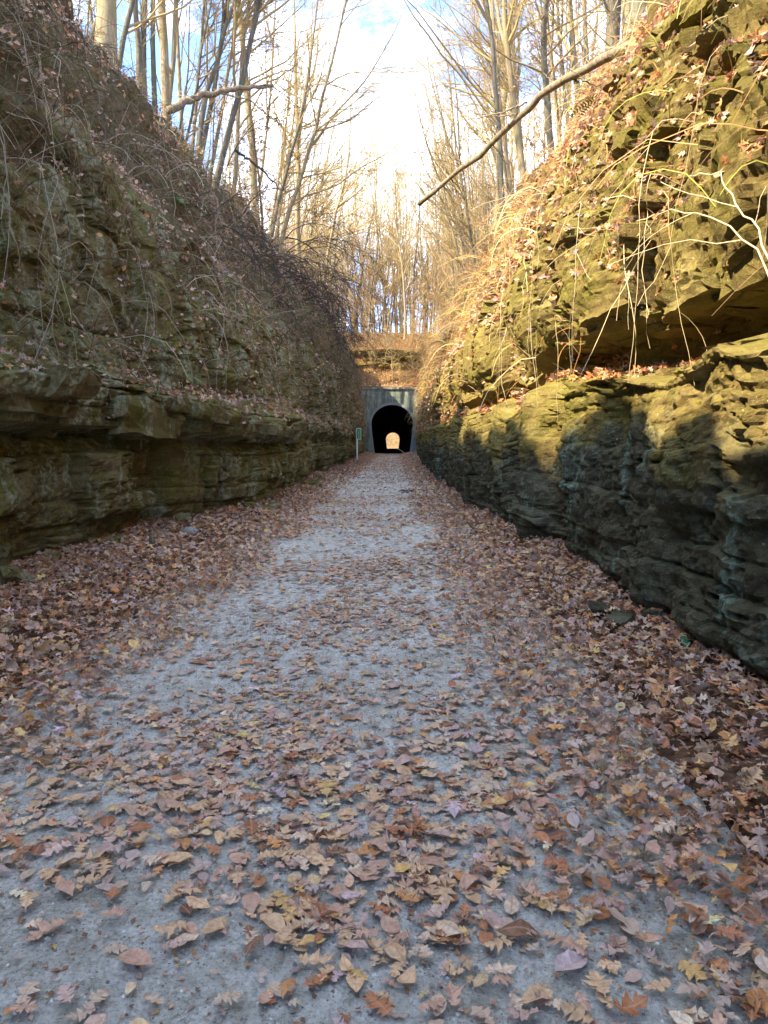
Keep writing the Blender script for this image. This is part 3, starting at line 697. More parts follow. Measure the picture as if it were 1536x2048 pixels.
def floor_leaves():
    r = np.random.default_rng(21); out = []
    zones = [(0.9, 4.2, 900), (4.2, 9, 760), (9, 20, 430), (20, 83.5, 140)]
    for (y0, y1, dens) in zones:
        n = int((y1 - y0) * 7.6 * dens); x = r.uniform(-4.6, 3.0, n); y = r.uniform(y0, y1, n)
        # visible part only
        x0 = np.interp(y, [0, 84], [-4.3, -3.2])
        # coverage: 1 at the sides, patchy in the middle, two faint cleaner wheel lines
        wob = 0.22 * fbm(x * .2, y * .8, 0, 91, 3)
        left_b = -1.55 + wob - .55 * (1 - sstep(1.5, 3.6, y)) * 1.5; right_b = 0.62 + wob * 1.3 + .25 * (1 - sstep(2, 5, y))
        side = np.maximum(sstep(0.35, -0.25, x - left_b), sstep(-0.35, 0.35, x - right_b))
        pn = fbm(x * 1.7, y * 1.1, 0, 93, 3)
        mid = 0.30 - .10 * sstep(3, 7, y) + 0.24 * sstep(-.2, .6, pn) + .10 * sstep(8, 30, y) + .10 * np.exp(-((x + .45) / .42) ** 2) * sstep(2.2, 6, y)
        mid = mid * (0.40 + .80 * sstep(-.5, .25, fbm(x * .9 + 7, y * .7, 0, 94, 2)))
        p = np.maximum(side, mid)
        p = p * (x > -4.4) * (x < 2.6) * (np.abs(x) < .60 * y + .55) * (y > 1.25)
        keep = r.random(n) < p; x, y, side = x[keep], y[keep], side[keep]
        out.append(np.stack([x, y, side], 1))
    A = np.concatenate(out); x, y, side = A.T; n = len(x)
    size = np.clip(r.normal(.075, .021, n), .035, .13) * (1 - .12 * side); size = size * (1 + .25 * sstep(6, 12, y) + .6 * sstep(16, 40, y))
    z = floor_z(x, y) + .022 + side * r.uniform(.0, .075, n) + (1 - side) * r.uniform(0, .008, n)
    kinds = np.where(y < 3.4, np.where(r.random(n) < .74, 'oak', 'oval'), np.where(y < 7.5, np.where(r.random(n) < .85, 'mid', 'oval'), 'low'))
    cs, ci = pick_cols(n, W_SIDE, r); cp_, cip = pick_cols(n, W_PATH, r); m = (r.random(n) < side * .85)[:, None]
    cols = np.where(m, cs, cp_); ci = np.where(m[:, 0], ci, cip)
    return x, y, z, side, size, kinds, cols, ci
x, y, z, side, size, kinds, cols, ci = floor_leaves()
pp = px_of(np.stack([x, y, z], 1))
inview = (pp[:, 0] > 20) & (pp[:, 0] < 1516) & (pp[:, 1] < 2030) & (pp[:, 1] > 0) & (pp[:, 2] > .3)
top = np.where(side > .3, z - floor_z(x, y) > .078, True)
cand = np.where(inview & top)[0]; cand = cand[np.argsort(-size[cand] / pp[cand, 2])][:300]
mask = np.ones(len(x), bool); mask[cand] = False
nr_ = mask
bake = bake_leaves('leaf_litter', np.stack([x, y, z], 1)[nr_], np.tile([0, 0, 1.0], (nr_.sum(), 1)), size[nr_], kinds[nr_], cols[nr_], tilt=(.10 + .42 * side)[nr_], seed=5)
tag(bake, 'brown oak leaves thickly covering the floor of the cutting and thinly the gravel', kind='stuff')

r = np.random.default_rng(66); n = 9000; xc = r.uniform(-2.2, 1.6, n); yc = 1.2 + 5 * r.random(n) ** 1.3; cc_, _ = pick_cols(n, W_SIDE, r)
tag(bake_leaves('leaf_crumbs', np.stack([xc, yc, floor_z(xc, yc) + .019], 1), np.tile([0, 0, 1.0], (n, 1)), r.uniform(.008, .028, n), np.full(n, 'low'), cc_ * .8, tilt=.3, seed=15), 'crumbs of broken leaves on the gravel', kind='stuff')
# the 300 nearest leaves are individuals
STATES = [('lying flat', (0.05, 0.15, .05)), ('with upcurled edges', (.1, .7, .1)), ('arched', (-.8, -.2, .1)), ('twisted', (.2, .3, .8)),
          ('cupped upward', (.8, .6, 0)), ('with drooping edges', (-.2, -.8, .1)), ('half folded', (.1, 1.3, .3))]
def region(px, py):
    c = 'far left' if px < 300 else 'centre left' if px < 620 else 'centre' if px < 920 else 'centre right' if px < 1230 else 'far right'
    rws = 'bottom edge' if py > 1900 else 'near the bottom' if py > 1760 else 'lower quarter' if py > 1620 else 'further up'
    return rws, c
used = set(); rl = np.random.default_rng(404)
KN = {'oak': 'lobed oak leaf', 'oval': 'oval leaf'}
for q, i in enumerate(cand):
    rw, cc = region(pp[i, 0], pp[i, 1]); kd = 'oval' if kinds[i] == 'oval' else 'oak'; cidx = int(ci[i]); ok = False
    for tr_ in range(300):
        st, cu = STATES[rl.integers(len(STATES))]; big = size[i] > .108
        bw = 'large' if big else 'small' if size[i] < .085 else 'medium'
        kd2 = kd if tr_ < 20 else ('oak' if rl.random() < .6 else 'oval')
        cidx2 = cidx if tr_ < 8 else int(rl.choice(len(PN), p=np.array(W_PATH) / sum(W_PATH)))
        where = ('on leaves' if side[i] > .5 else 'on gravel')
        key = (rw, cc, st, kd2, cidx2, bw, where)
        if key not in used: ok = True; break
    used.add(key)
    v, t, u = leaf_proto(kd2, 1000 + q, curl=tuple(np.array(cu) * rl.uniform(.8, 1.2) + rl.normal(0, .08, 3)))
    c = PC[cidx2] * math.exp(rl.normal(0, .08))
    me = np_mesh('fallen_leaf', v * size[i], tris=t, colors=np.tile(c, (len(v), 1)), attrs={'luv': u})
    o = link('fallen_leaf', me, M['leaf'])
    o.location = (x[i], y[i], z[i] + .006 + (.01 if side[i] > .3 else 0)); tl = .08 + .3 * side[i]
    o.rotation_euler = (rl.normal(0, tl), rl.normal(0, tl), rl.uniform(0, 2 * PI))
    tag(o, f'{bw} {PN[cidx2]} {KN[kd2]} {st}, {where}, {rw}, {cc}', 'leaf', 'oak and other leaves fallen nearest on the trail')

# ---- leaves on the banks
def sample_bank(B, n, wfun, r):
    P, A, T = B['P'], B['area'], B['T']; w = (A * wfun(P, T, B['soil'], B['N'])).ravel(); w = np.clip(w, 0, None); c = np.cumsum(w); c /= c[-1]
    k = np.searchsorted(c, r.random(n)); i, j = np.unravel_index(np.clip(k, 0, w.size - 1), A.shape)
    i = np.clip(i, 0, P.shape[0] - 2); j = np.clip(j, 0, P.shape[1] - 2); a = r.random((n, 1)); b = r.random((n, 1))
    p = P[i, j] * (1 - a) * (1 - b) + P[i + 1, j] * a * (1 - b) + P[i, j + 1] * (1 - a) * b + P[i + 1, j + 1] * a * b
    return p, B['N'][i, j]
def dist_w(P):   # near things get more, far ones fewer but larger
    d = np.maximum(P[:, :, 1], 3.0); vis = (P[:, :, 1] > 2.5) * 1.0
    return vis / (1 + (d / 16.0) ** 1.25)
for B, wts, nn, sd1 in ((BL, W_LSLOPE, 66000, 301), (BR, W_RSLOPE, 70000, 302)):
    r = np.random.default_rng(sd1)
    def wf(P, T, so, N, B=B):
        cl = sstep(-.25, .35, fbm(P[:, :, 1] * .9, P[:, :, 2] * 1.1, 0, 505 if B is BL else 506, 3))
        lay = sstep(.25, .75, N[:, :, 2])
        return dist_w(P) * ((0.10 + .9 * cl) * so * (T > 7) * (T < 14.2) * (.25 + lay) + (.8 if B is BL else 2.2) * lay * (1 - so) * (T > 4.5) + .5 * (T > 11) * (T < 14)) * (1 - .75 * (T > 12.8))
    p, nrm = sample_bank(B, nn, wf, r); n = len(p); d = p[:, 1]
    size = np.clip(r.normal(.095, .022, n), .05, .16) * (1 + .9 * sstep(15, 60, d)); cols, _ = pick_cols(n, wts, r)
    kd = np.where(d < 8, 'mid', 'low')
    o = bake_leaves('leaf_litter', p + nrm * (r.uniform(.01, .09, n) * sstep(5, 9, d) + .015)[:, None], nrm, size * (1.0 if B is BL else 1.15) * (.72 + .28 * sstep(6, 12, d)), kd, cols * (np.array([1.0, 1, 1]) if B is BL else np.array([.82, .66, .55])), tilt=.55, seed=sd1)
    tag(o, 'dull brown leaves caught on the shaded left slope and its ledges' if B is BL else 'orange leaves lying on the sunlit right slope', kind='stuff')
# leaves on the hill over the tunnel
r = np.random.default_rng(303); n = 16000
x = r.uniform(-16, 18, n); y = 84.9 + 30 * r.random(n) ** 1.6; p = np.stack([x, y, hill_z(x, y) + .03], 1)
cols, _ = pick_cols(n, W_RSLOPE, r)
nh = np.tile([0, -.5, .85], (n, 1))
tag(bake_leaves('leaf_litter', p, nh, r.uniform(.15, .32, n), np.full(n, 'low'), cols, tilt=.5, seed=8), 'orange leaf carpet on the hill over the portal', kind='stuff')

# ------------------------------------------------------------------ tubes and strands
def tubes(P, R, sides=3):
    """P (N,K,3), R (N,K) -> verts, quads"""
    N_, K = P.shape[:2]; T = np.gradient(P, axis=1); T /= np.linalg.norm(T, axis=2, keepdims=True) + 1e-9
    ref = np.where(np.abs(T[:, :1, 2:3]) > .8, np.array([1.0, 0.1, 0]), np.array([0, 0.1, 1.0])); ref = np.repeat(ref, K, 1)
    A = np.cross(T, ref); A /= np.linalg.norm(A, axis=2, keepdims=True) + 1e-9; Bv = np.cross(T, A)
    an = np.arange(sides) * 2 * PI / sides
    V = P[:, :, None] + (A[:, :, None] * np.cos(an)[None, None, :, None] + Bv[:, :, None] * np.sin(an)[None, None, :, None]) * R[:, :, None, None]
    b = (np.arange(N_)[:, None, None] * K + np.arange(K - 1)[None, :, None]) * sides; s = np.arange(sides)[None, None, :]; s2 = (s + 1) % sides
    f = np.stack([b + s, b + s2, b + sides + s2, b + sides + s], 3).reshape(-1, 4)
    return V.reshape(-1, 3), f
def strands(p, n, length, r, K=6, droop=1.0, out=.5, up=.5, wig=.12):
    """drooping stems starting at p growing out along n"""
    N_ = len(p); d = n * out + np.array([0, 0, up]) + r.normal(0, .35, (N_, 3)); d /= np.linalg.norm(d, axis=1, keepdims=True)
    P = np.zeros((N_, K, 3)); P[:, 0] = p; st = (length / (K - 1))[:, None]
    dr = (droop * r.uniform(.3, 1.6, N_))[:, None]
    for k in range(1, K):
        P[:, k] = P[:, k - 1] + d * st
        d = d + r.normal(0, wig, (N_, 3)) + np.array([0, 0, -.42]) * dr; d /= np.linalg.norm(d, axis=1, keepdims=True)
    return P
def strand_obj(name, P, R, cols, sides=3, mat=None, parent=None):
    V, f = tubes(P, R, sides); C = np.repeat(cols, P.shape[1] * sides, 0)
    return link(name, np_mesh(name, V, f, colors=C, smooth=False), mat or M['strand'], parent)
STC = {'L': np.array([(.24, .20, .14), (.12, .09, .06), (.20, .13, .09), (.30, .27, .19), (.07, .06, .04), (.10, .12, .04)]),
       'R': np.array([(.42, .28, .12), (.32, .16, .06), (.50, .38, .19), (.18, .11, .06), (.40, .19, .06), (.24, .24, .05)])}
for B, sdd in ((BL, 401), (BR, 402)):
    r = np.random.default_rng(sdd); s = B['side']
    def wf(P, T, so, N, B=B):
        cl = sstep(-.3, .4, fbm(P[:, :, 1] * .6, P[:, :, 2] * .8, 4, 515 if B is BL else 516, 3))
        return dist_w(P) * (.15 + cl) * (so * (T > 7) * (T < 13.0) + .14 * (T > 5.5) * (T < 11))
    n = 13000 if s == 'L' else 9000
    p, nrm = sample_bank(B, n, wf, r); d = p[:, 1]; far = sstep(12, 60, d)
    ln = np.clip(r.gamma(3, .13, n), .12, 1.4) * (1 + .6 * far)
    P = strands(p, nrm, ln, r, 5, 1.1, .6, .35); R = np.linspace(1, .35, 5)[None] * (r.uniform(.0020, .0052, n) * (1 + 2.4 * far))[:, None]
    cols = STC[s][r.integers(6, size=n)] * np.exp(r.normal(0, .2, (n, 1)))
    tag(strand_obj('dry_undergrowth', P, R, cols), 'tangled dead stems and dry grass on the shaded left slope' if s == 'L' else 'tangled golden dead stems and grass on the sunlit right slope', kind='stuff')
    m = 2600 if s == 'L' else 1500; p, nrm = sample_bank(B, m, wf, r); far = sstep(12, 60, p[:, 1]); ln = r.uniform(.5, 1.7, m); P = strands(p, nrm, ln, r, 9, .9, .7, .5, .16)
    R = np.linspace(1, .4, 9)[None] * (r.uniform(.005, .010, m) * (1 + 1.2 * far) * (.5 + .5 * sstep(5, 11, p[:, 1])))[:, None]; cols = STC[s][r.integers(6, size=m)] * np.exp(r.normal(0, .25, (m, 1))) * 1.15
    tag(strand_obj('dead_stems', P, R, cols), 'long bare arching stems over the shaded left slope' if s == 'L' else 'long bare arching stems over the sunlit right slope', kind='stuff')
    # hanging dry grass tufts: curtains under the slope edge
    m = 420 if s == 'L' else 150; pc, nc = sample_bank(B, m, lambda P, T, so, N: dist_w(P) * (T > (8.2 if s == 'L' else 7.2)) * (T < 11) * (so > .15), r)
    k = 24; p = np.repeat(pc, k, 0) + r.normal(0, .05, (m * k, 3)); nrm = np.repeat(nc, k, 0); far = sstep(12, 60, p[:, 1])
    ln = r.uniform(.15, .5, m * k) * (1 + .8 * far); P = strands(p, nrm, ln, r, 4, 2.2, .7, .1, .06)
    R = np.linspace(1, .3, 4)[None] * (r.uniform(.0015, .003, m * k) * (1 + 2.5 * far))[:, None]
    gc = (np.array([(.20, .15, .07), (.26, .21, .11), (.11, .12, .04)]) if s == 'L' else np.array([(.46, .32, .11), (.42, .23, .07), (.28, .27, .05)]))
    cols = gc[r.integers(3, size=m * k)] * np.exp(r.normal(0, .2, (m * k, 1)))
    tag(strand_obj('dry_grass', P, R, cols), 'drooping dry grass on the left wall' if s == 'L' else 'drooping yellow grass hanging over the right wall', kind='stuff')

r = np.random.default_rng(345); n = 4200; x = r.uniform(-7, 7, n); y = 84.9 + 9 * r.random(n); p = np.stack([x, y, hill_z(x, y)], 1); nh = np.tile([0, -.6, .8], (n, 1))
P = strands(p, nh, r.uniform(.4, 1.3, n), r, 5, .8, .5, .7); R = np.linspace(1, .4, 5)[None] * r.uniform(.006, .014, n)[:, None]
tag(strand_obj('dry_undergrowth', P, R, STC['R'][r.integers(6, size=n)] * np.exp(r.normal(0, .2, (n, 1)))), 'golden dead stems on the slope above the tunnel mouth', kind='stuff')
# ------------------------------------------------------------------ trees
def grow(rg, base_dir, base_len, r0, K, wig, trop):
    P = np.zeros((1, K, 3)); d = np.array(base_dir, float); d /= np.linalg.norm(d); st = base_len / (K - 1)
    for k in range(1, K):
        P[0, k] = P[0, k - 1] + d * st; d = d + rg.normal(0, wig, 3) * [1, 1, .3] + np.array([0, 0, trop]); d /= np.linalg.norm(d)
    return P
def children(rg, P, R, per, t0, t1, lenf, ang, K, wig, trop, rf=.55, bias=None):
    """P (N,K0,3), R (N,K0) -> child polylines"""
    N_, K0 = P.shape[:2]; par = np.repeat(np.arange(N_), per); n = len(par); t = t0 + (t1 - t0) * rg.random(n)
    f = t * (K0 - 1); i = np.clip(f.astype(int), 0, K0 - 2); a = (f - i)[:, None]
    s = P[par, i] * (1 - a) + P[par, i + 1] * a; tg = P[par, i + 1] - P[par, i]; tg /= np.linalg.norm(tg, axis=1, keepdims=True) + 1e-9
    rr_ = R[par, i] * (1 - a[:, 0]) + R[par, i + 1] * a[:, 0]
    rnd = rg.normal(0, 1, (n, 3)); 
    if bias is not None: rnd = rnd + np.array(bias)
    perp = rnd - (rnd * tg).sum(1, keepdims=True) * tg; perp /= np.linalg.norm(perp, axis=1, keepdims=True) + 1e-9
    an = np.radians(rg.normal(ang, 10, n))[:, None]; d = tg * np.cos(an) + perp * np.sin(an)
    plen = np.linalg.norm(np.diff(P, axis=1), axis=2).sum(1)[par]; L = plen * lenf * rg.uniform(.55, 1.25, n) * (1 - .45 * (t - t0) / max(t1 - t0, .01))
    Q = np.zeros((n, K, 3)); Q[:, 0] = s; st = (L / (K - 1))[:, None]
    for k in range(1, K):
        Q[:, k] = Q[:, k - 1] + d * st; d = d + rg.normal(0, wig, (n, 3)) + np.array([0, 0, trop]); d /= np.linalg.norm(d, axis=1, keepdims=True)
    r_ = np.minimum(rr_ * rf, .02 + L * .016)
    return Q, r_[:, None] * np.linspace(1, .22, K)[None]
def tree_proto(seed, h=20, r0=.16, lean=(0, 0), low=.35, nb=16, blen=.28, ang=48, trop=.05, wig=.05, fork=0, bias=None, twigs=(6, 5), leafy=0, tw_r=.0045):
    rg = np.random.default_rng(seed)
    T = grow(rg, (lean[0], lean[1], 1), h, r0, 14, wig, .03); Rt = r0 * (np.linspace(1, .12, 14)[None] ** .85); Rt[0, 0] *= 1.35
    TP, TR = [T], [Rt]
    for q in range(fork):
        Qf, Rf = children(rg, T, Rt, 1, .25, .55, .62, 22, 14, wig * 1.4, .07, .75); TP.append(Qf); TR.append(Rf)
    TPc = np.concatenate(TP); TRc = np.concatenate(TR)
    V, f = tubes(TPc, TRc, 8); trunk = np_mesh('trunk', V, f, smooth=True)
    B1, R1 = children(rg, TPc, TRc, nb, low, .97, blen, ang, 9, .13, trop, .5, bias)
    B2, R2 = children(rg, B1, R1, twigs[0], .2, .97, .48, 42, 6, .16, trop * .7, .6)
    B3, R3 = children(rg, B2, R2, twigs[1], .15, .97, .50, 40, 4, .16, .03, .6)
    R2 = np.maximum(R2, .006); R3 = np.maximum(R3, tw_r)
    Vs = []; Fs = []; b = 0
    for Pq, Rq, sd_ in ((B1, R1, 5), (B2, R2, 3), (B3, R3, 3)):
        v, f = tubes(Pq, Rq, sd_); Vs.append(v); Fs.append(f + b); b += len(v)
    br = np_mesh('branches', np.concatenate(Vs), np.concatenate(Fs), smooth=True)
    lv = None
    if leafy:
        tips = B3[:, 1:].reshape(-1, 3); ii = rg.choice(len(tips), size=min(leafy, len(tips)), replace=False)
        p = tips[ii]; n = rg.normal(0, 1, (len(ii), 3)); n /= np.linalg.norm(n, axis=1, keepdims=True)
        cols, _ = pick_cols(len(ii), [2, 0, 0, 2, 6, 5, 1, 1, 0], rg)
        lvo = bake_leaves('leaves', p, n, rg.uniform(.09, .17, len(ii)), np.full(len(ii), 'low'), cols, tilt=.3, seed=seed); lv = lvo.data; bpy.data.objects.remove(lvo)
    return trunk, br, lv
protos = {
 'tall': [tree_proto(s, 21 + s % 3 * 2, .15 + .02 * (s % 4), (rng.normal(0, .05), rng.normal(0, .05)), .38, 15, .24, 46) for s in range(1, 6)],
 'edge': [tree_proto(20 + s, 17, .13, (.22, 0), .15, 20, .36, 52, .02, .07, fork=1, bias=(1.1, 0, 0)) for s in range(3)],
 'slim': [tree_proto(30 + s, 13, .065, (rng.normal(0, .1), 0), .22, 14, .24, 44, .06, .07, twigs=(5, 4)) for s in range(4)],
 'leafy': [tree_proto(40 + s, 11, .07, (0, 0), .12, 20, .34, 60, .0, .06, leafy=1500, twigs=(6, 4)) for s in range(2)],
 'far': [tree_proto(80 + s, 20, .16, (rng.normal(0, .05), rng.normal(0, .05)), .25, 26, .28, 46, .05, .06, twigs=(6, 4), tw_r=.012) for s in range(4)],
 'farleaf': [tree_proto(90 + s, 13, .10, (0, 0), .12, 24, .34, 52, .03, .06, twigs=(6, 3), tw_r=.012, leafy=900) for s in range(2)],
 'forked': [tree_proto(50 + s, 20, .19, (rng.normal(0, .08), 0), .3, 14, .28, 44, .05, .06, fork=2) for s in range(3)],
}
def shrub_proto(seed, leafy=350, h=2.6):
    rg = np.random.default_rng(seed); n = 9
    d = rg.normal(0, .45, (n, 3)) + [0, 0, 1]; d /= np.linalg.norm(d, axis=1, keepdims=True)
    P = np.zeros((n, 7, 3)); P[:, 0] = rg.normal(0, .1, (n, 3)) * [1, 1, 0]; L = h * rg.uniform(.6, 1.1, n)[:, None] / 6
    for k in range(1, 7):
        P[:, k] = P[:, k - 1] + d * L; d = d + rg.normal(0, .12, (n, 3)); d /= np.linalg.norm(d, axis=1, keepdims=True)
    R = np.linspace(.014, .004, 7)[None].repeat(n, 0)
    B2, R2 = children(rg, P, R, 8, .2, .97, .42, 40, 5, .15, .03, .6); B3, R3 = children(rg, B2, R2, 5, .1, .95, .5, 40, 4, .15, 0, .6)
    Vs = []; Fs = []; b = 0
    for Pq, Rq in ((P, R), (B2, np.maximum(R2, .004)), (B3, np.maximum(R3, .0035))):
        v, f = tubes(Pq, Rq, 3); Vs.append(v); Fs.append(f + b); b += len(v)
    st = np_mesh('stems', np.concatenate(Vs), np.concatenate(Fs)); lv = None
    if leafy:
        tips = B3[:, 1:].reshape(-1, 3); ii = rg.choice(len(tips), leafy, replace=False); nn = rg.normal(0, 1, (leafy, 3)); nn /= np.linalg.norm(nn, axis=1, keepdims=True)
        cols, _ = pick_cols(leafy, [2, 0, 0, 1, 5, 6, 0, 2, 0], rg)
        lvo = bake_leaves('leaves', tips[ii], nn, rg.uniform(.05, .11, leafy), np.full(leafy, 'low'), cols, tilt=.3, seed=seed); lv = lvo.data; bpy.data.objects.remove(lvo)
    return st, lv
shr = [shrub_proto(60 + s, 320 if s < 2 else 120) for s in range(4)]
ORD = ['first', 'second', 'third', 'fourth', 'fifth', 'sixth', 'seventh', 'eighth', 'ninth', 'tenth', 'eleventh', 'twelfth', 'thirteenth', 'fourteenth', 'fifteenth', 'sixteenth', 'seventeenth', 'eighteenth', 'nineteenth', 'twentieth']
mcache = {}
def with_mat(me, mat):
    k = (me.name, mat.name)
    if k not in mcache:
        m = me.copy(); m.name = me.name.split('.')[0]; m.materials.clear(); m.materials.append(mat); mcache[k] = m
    return mcache[k]
def put_tree(kind, idx, x, y, z, yaw, sc, label, group, bk='bark_tan', tw='twig_tan', name='bare_tree', rad=1.0, cat='tree', tilt=(0, 0)):
    tr_, br_, lv_ = protos[kind][idx % len(protos[kind])]
    t = empty(name, (x, y, z)); t.rotation_euler = (tilt[0], tilt[1], yaw); t.scale = (sc * rad, sc * rad, sc) if rad != 1 else (sc,) * 3
    tag(t, label, cat, group)
    link('trunk', with_mat(tr_, M[bk]), None, t); link('branches', with_mat(br_, M[tw]), None, t)
    if lv_ is not None: link('leaves', with_mat(lv_, M['leaf']), None, t)
    return t
def from_px(px, d):      # x at depth y=d for a photograph column
    return (px - 786) / F * d
# near trees on the left crest: photo column at their foot, depth, kind, lean, bark, radius factor, label
nearL = [
 (150, 14.5, 'tall', 0, -.10, 'bark_tan', 1.0, 'slender grey trunk at the upper left corner, beside the leafy bank top'),
 (232, 17.5, 'tall', 3, .02, 'bark_tan', 1.55, 'thickest trunk on the left bank, pale bark, rising out of the frame'),
 (190, 19.5, 'slim', 0, .16, 'bark_grey', 1.2, 'thin crooked sapling just left of the thickest left trunk'),
 (296, 21, 'slim', 1, .0, 'bark_grey', 1.3, 'straight thin dark sapling right of the thickest left trunk'),
 (352, 23, 'forked', 0, .05, 'bark_tan', .7, 'forked tan tree on the left bank behind the fallen branch'),
 (408, 26, 'slim', 2, .0, 'bark_grey', 1.6, 'straight grey trunk standing over the fallen branch on the left bank'),
 (436, 27, 'edge', 0, .10, 'bark_grey', .9, 'grey tree curving right from the left bank edge and leaning over the cutting'),
 (520, 34, 'tall', 1, .0, 'bark_tan', .9, 'sunlit tan tree on the left bank, half way to the tunnel'),
 (560, 38, 'edge', 1, .05, 'bark_tan', .9, 'tan tree with arching limbs reaching over the cutting from the left'),
 (470, 30, 'edge', 2, .0, 'bark_tan', .7, 'thin tree leaning right over the cutting behind the curving grey one'),
 (600, 46, 'forked', 1, .0, 'bark_tan', .9, 'forked sunlit tree on the left bank above the drooping brush'),
 (640, 56, 'edge', 2, .06, 'bark_tan', 1.0, 'arching tree on the left bank close to the tunnel'),
]
for (c, d, kd, ix, ln, bk, rad, lab) in nearL:
    x0 = from_px(c, d); z0 = bank_height(x0, d) - .25
    put_tree(kd, ix, x0, d, z0, rng.uniform(-.4, .4), 1.0, lab, 'trees along the left bank top', bk, 'twig_tan', rad=rad, tilt=(0, ln))
nearR = [
 (1355, 15, 'tall', 2, .0, 'bark_tan', 1.7, 'broad pale trunk behind the upright boulder at the upper right'),
 (1290, 17.5, 'tall', 4, -.0, 'bark_tan', 1.2, 'second trunk from the upright boulder, pale and straight'),
 (1262, 17.0, 'tall', 0, -.10, 'bark_grey', 1.1, 'dark trunk leaning left on the right bank, behind the fallen trunk'),
 (1232, 20, 'tall', 3, .0, 'bark_tan', 1.3, 'stout mossy tan trunk on the right bank crossing behind the fallen trunk'),
 (1200, 21, 'tall', 1, -.02, 'bark_grey', 1.05, 'straight grey trunk with its twin close behind, on the right bank'),
 (1105, 27, 'slim', 3, -.03, 'bark_grey', 2.2, 'tall straight grey trunk in the open sky on the right bank'),
 (1140, 33, 'slim', 0, .0, 'bark_pale', 1.9, 'brilliant white slim trunk behind the fallen trunk'),
 (1118, 36, 'slim', 2, -.04, 'bark_pale', 1.8, 'second white slim trunk, left of the brightest one'),
 (1046, 31, 'forked', 2, -.12, 'bark_tan', .8, 'pale tree sweeping up to the left over the cutting from the right bank'),
 (1010, 24.5, 'edge', 2, .0, 'bark_grey', .7, 'thin leaning tree reaching out over the cutting under the fallen trunk'),
 (1030, 36, 'edge', 0, -.03, 'bark_tan', .9, 'sunlit leaning tree below the middle of the fallen trunk'),
 (985, 44, 'tall', 2, -.02, 'bark_tan', 1.0, 'sunlit straight tree on the right bank half way to the tunnel'),
 (960, 52, 'edge', 1, -.03, 'bark_tan', .9, 'arching tree on the right bank below the tip of the fallen trunk'),
 (930, 62, 'forked', 0, .0, 'bark_tan', .9, 'forked sunlit tree on the right bank close to the tunnel'),
]
for (c, d, kd, ix, ln, bk, rad, lab) in nearR:
    x0 = from_px(c, d); z0 = bank_height(x0, d) - .25
    put_tree(kd, ix, x0, d, z0, (PI if kd == 'edge' else 0) + rng.uniform(-.4, .4), 1.0, lab, 'trees along the right bank top', bk, 'twig_tan', rad=rad, tilt=(0, ln if kd != 'edge' else 0))
# the woods behind: individuals that cannot be told apart share a label
r = np.random.default_rng(88)
def scatter(n, xf, yf, kinds, lab, grp, smin=.8, smax=1.15, name='bare_tree', rad=(0.8, 1.3)):
    for q in range(n):
        y = yf(); x = xf(y); z = bank_height(x, y) if y < 85 else float(hill_z(x, y)); kd = kinds[r.integers(len(kinds))]
        ed = (0 if x < 0 else PI) + r.uniform(-.8, .8) if kd == 'edge' else r.uniform(0, 2 * PI)
        bk = 'bark_tan' if r.random() < .6 else 'bark_grey'
        t = put_tree(kd, int(r.integers(5)), x, y, z - .2, ed, r.uniform(smin, smax), lab, grp, bk, 'twig_tan', name, rad=r.uniform(*rad), tilt=(r.normal(0, .03), r.normal(0, .03)))
scatter(58, lambda y: -r.uniform(8.5, 14 + y * .4), lambda: r.uniform(16, 86), ['tall', 'slim', 'far', 'forked'], 'bare tan trunk among many alike in the wood behind the left bank', 'trees in the wood behind the left bank', rad=(.5, 1.0))
scatter(58, lambda y: r.uniform(7.5, 13 + y * .4), lambda: r.uniform(18, 86), ['tall', 'slim', 'far', 'forked'], 'bare tan trunk among many alike in the wood behind the right bank', 'trees in the wood behind the right bank', rad=(.5, 1.0))
scatter(125, lambda y: r.uniform(-14 - (y - 90) * .25, 14 + (y - 90) * .25), lambda: 91 + 42 * r.random() ** 1.1, ['far', 'slim', 'far', 'far', 'edge'], 'sunlit bare trunk among many alike in the wood above the tunnel', 'trees in the wood above the tunnel', .95, 1.4, rad=(.55, .95))
scatter(64, lambda y: r.uniform(-15, 15), lambda: r.uniform(89, 125), ['farleaf'], 'small tree still holding golden brown leaves above the tunnel', 'leaf holding trees above the tunnel', .6, 1.15, 'leafy_tree', (1, 1.2))
scatter(6, lambda y: -r.uniform(7, 9), lambda: r.uniform(30, 80), ['leafy'], 'small tree still holding golden brown leaves on the left bank', 'leaf holding trees on the left bank', .5, .8, 'leafy_tree', (1, 1.1))
scatter(6, lambda y: r.uniform(6.5, 9), lambda: r.uniform(30, 80), ['leafy'], 'small tree still holding golden brown leaves on the right bank', 'leaf holding trees on the right bank', .5, .8, 'leafy_tree', (1, 1.1))
scatter(16, lambda y: -r.uniform(6.6, 8.5), lambda: 24 + 60 * r.random(), ['edge'], 'bare tree arching over the cutting among others from the left bank', 'arching trees on the left bank', .8, 1.2, rad=(.6, .9))
scatter(16, lambda y: r.uniform(5.2, 7.5), lambda: 24 + 60 * r.random(), ['edge'], 'bare tree arching over the cutting among others from the right bank', 'arching trees on the right bank', .8, 1.2, rad=(.6, .9))
scatter(30, lambda y: r.uniform(-9, 9), lambda: 86.5 + 9 * r.random(), ['farleaf'], 'low golden thicket tree on the slope just above the tunnel mouth', 'thicket on the slope above the tunnel', .25, .5, 'leafy_tree', (1, 1.3))
scatter(34, lambda y: -r.uniform(6.6, 9.5), lambda: 17 + 60 * r.random(), ['slim', 'edge'], 'low twiggy sapling among others along the left bank top', 'saplings along the left bank top', .35, .7, 'sapling', (.7, 1.0))
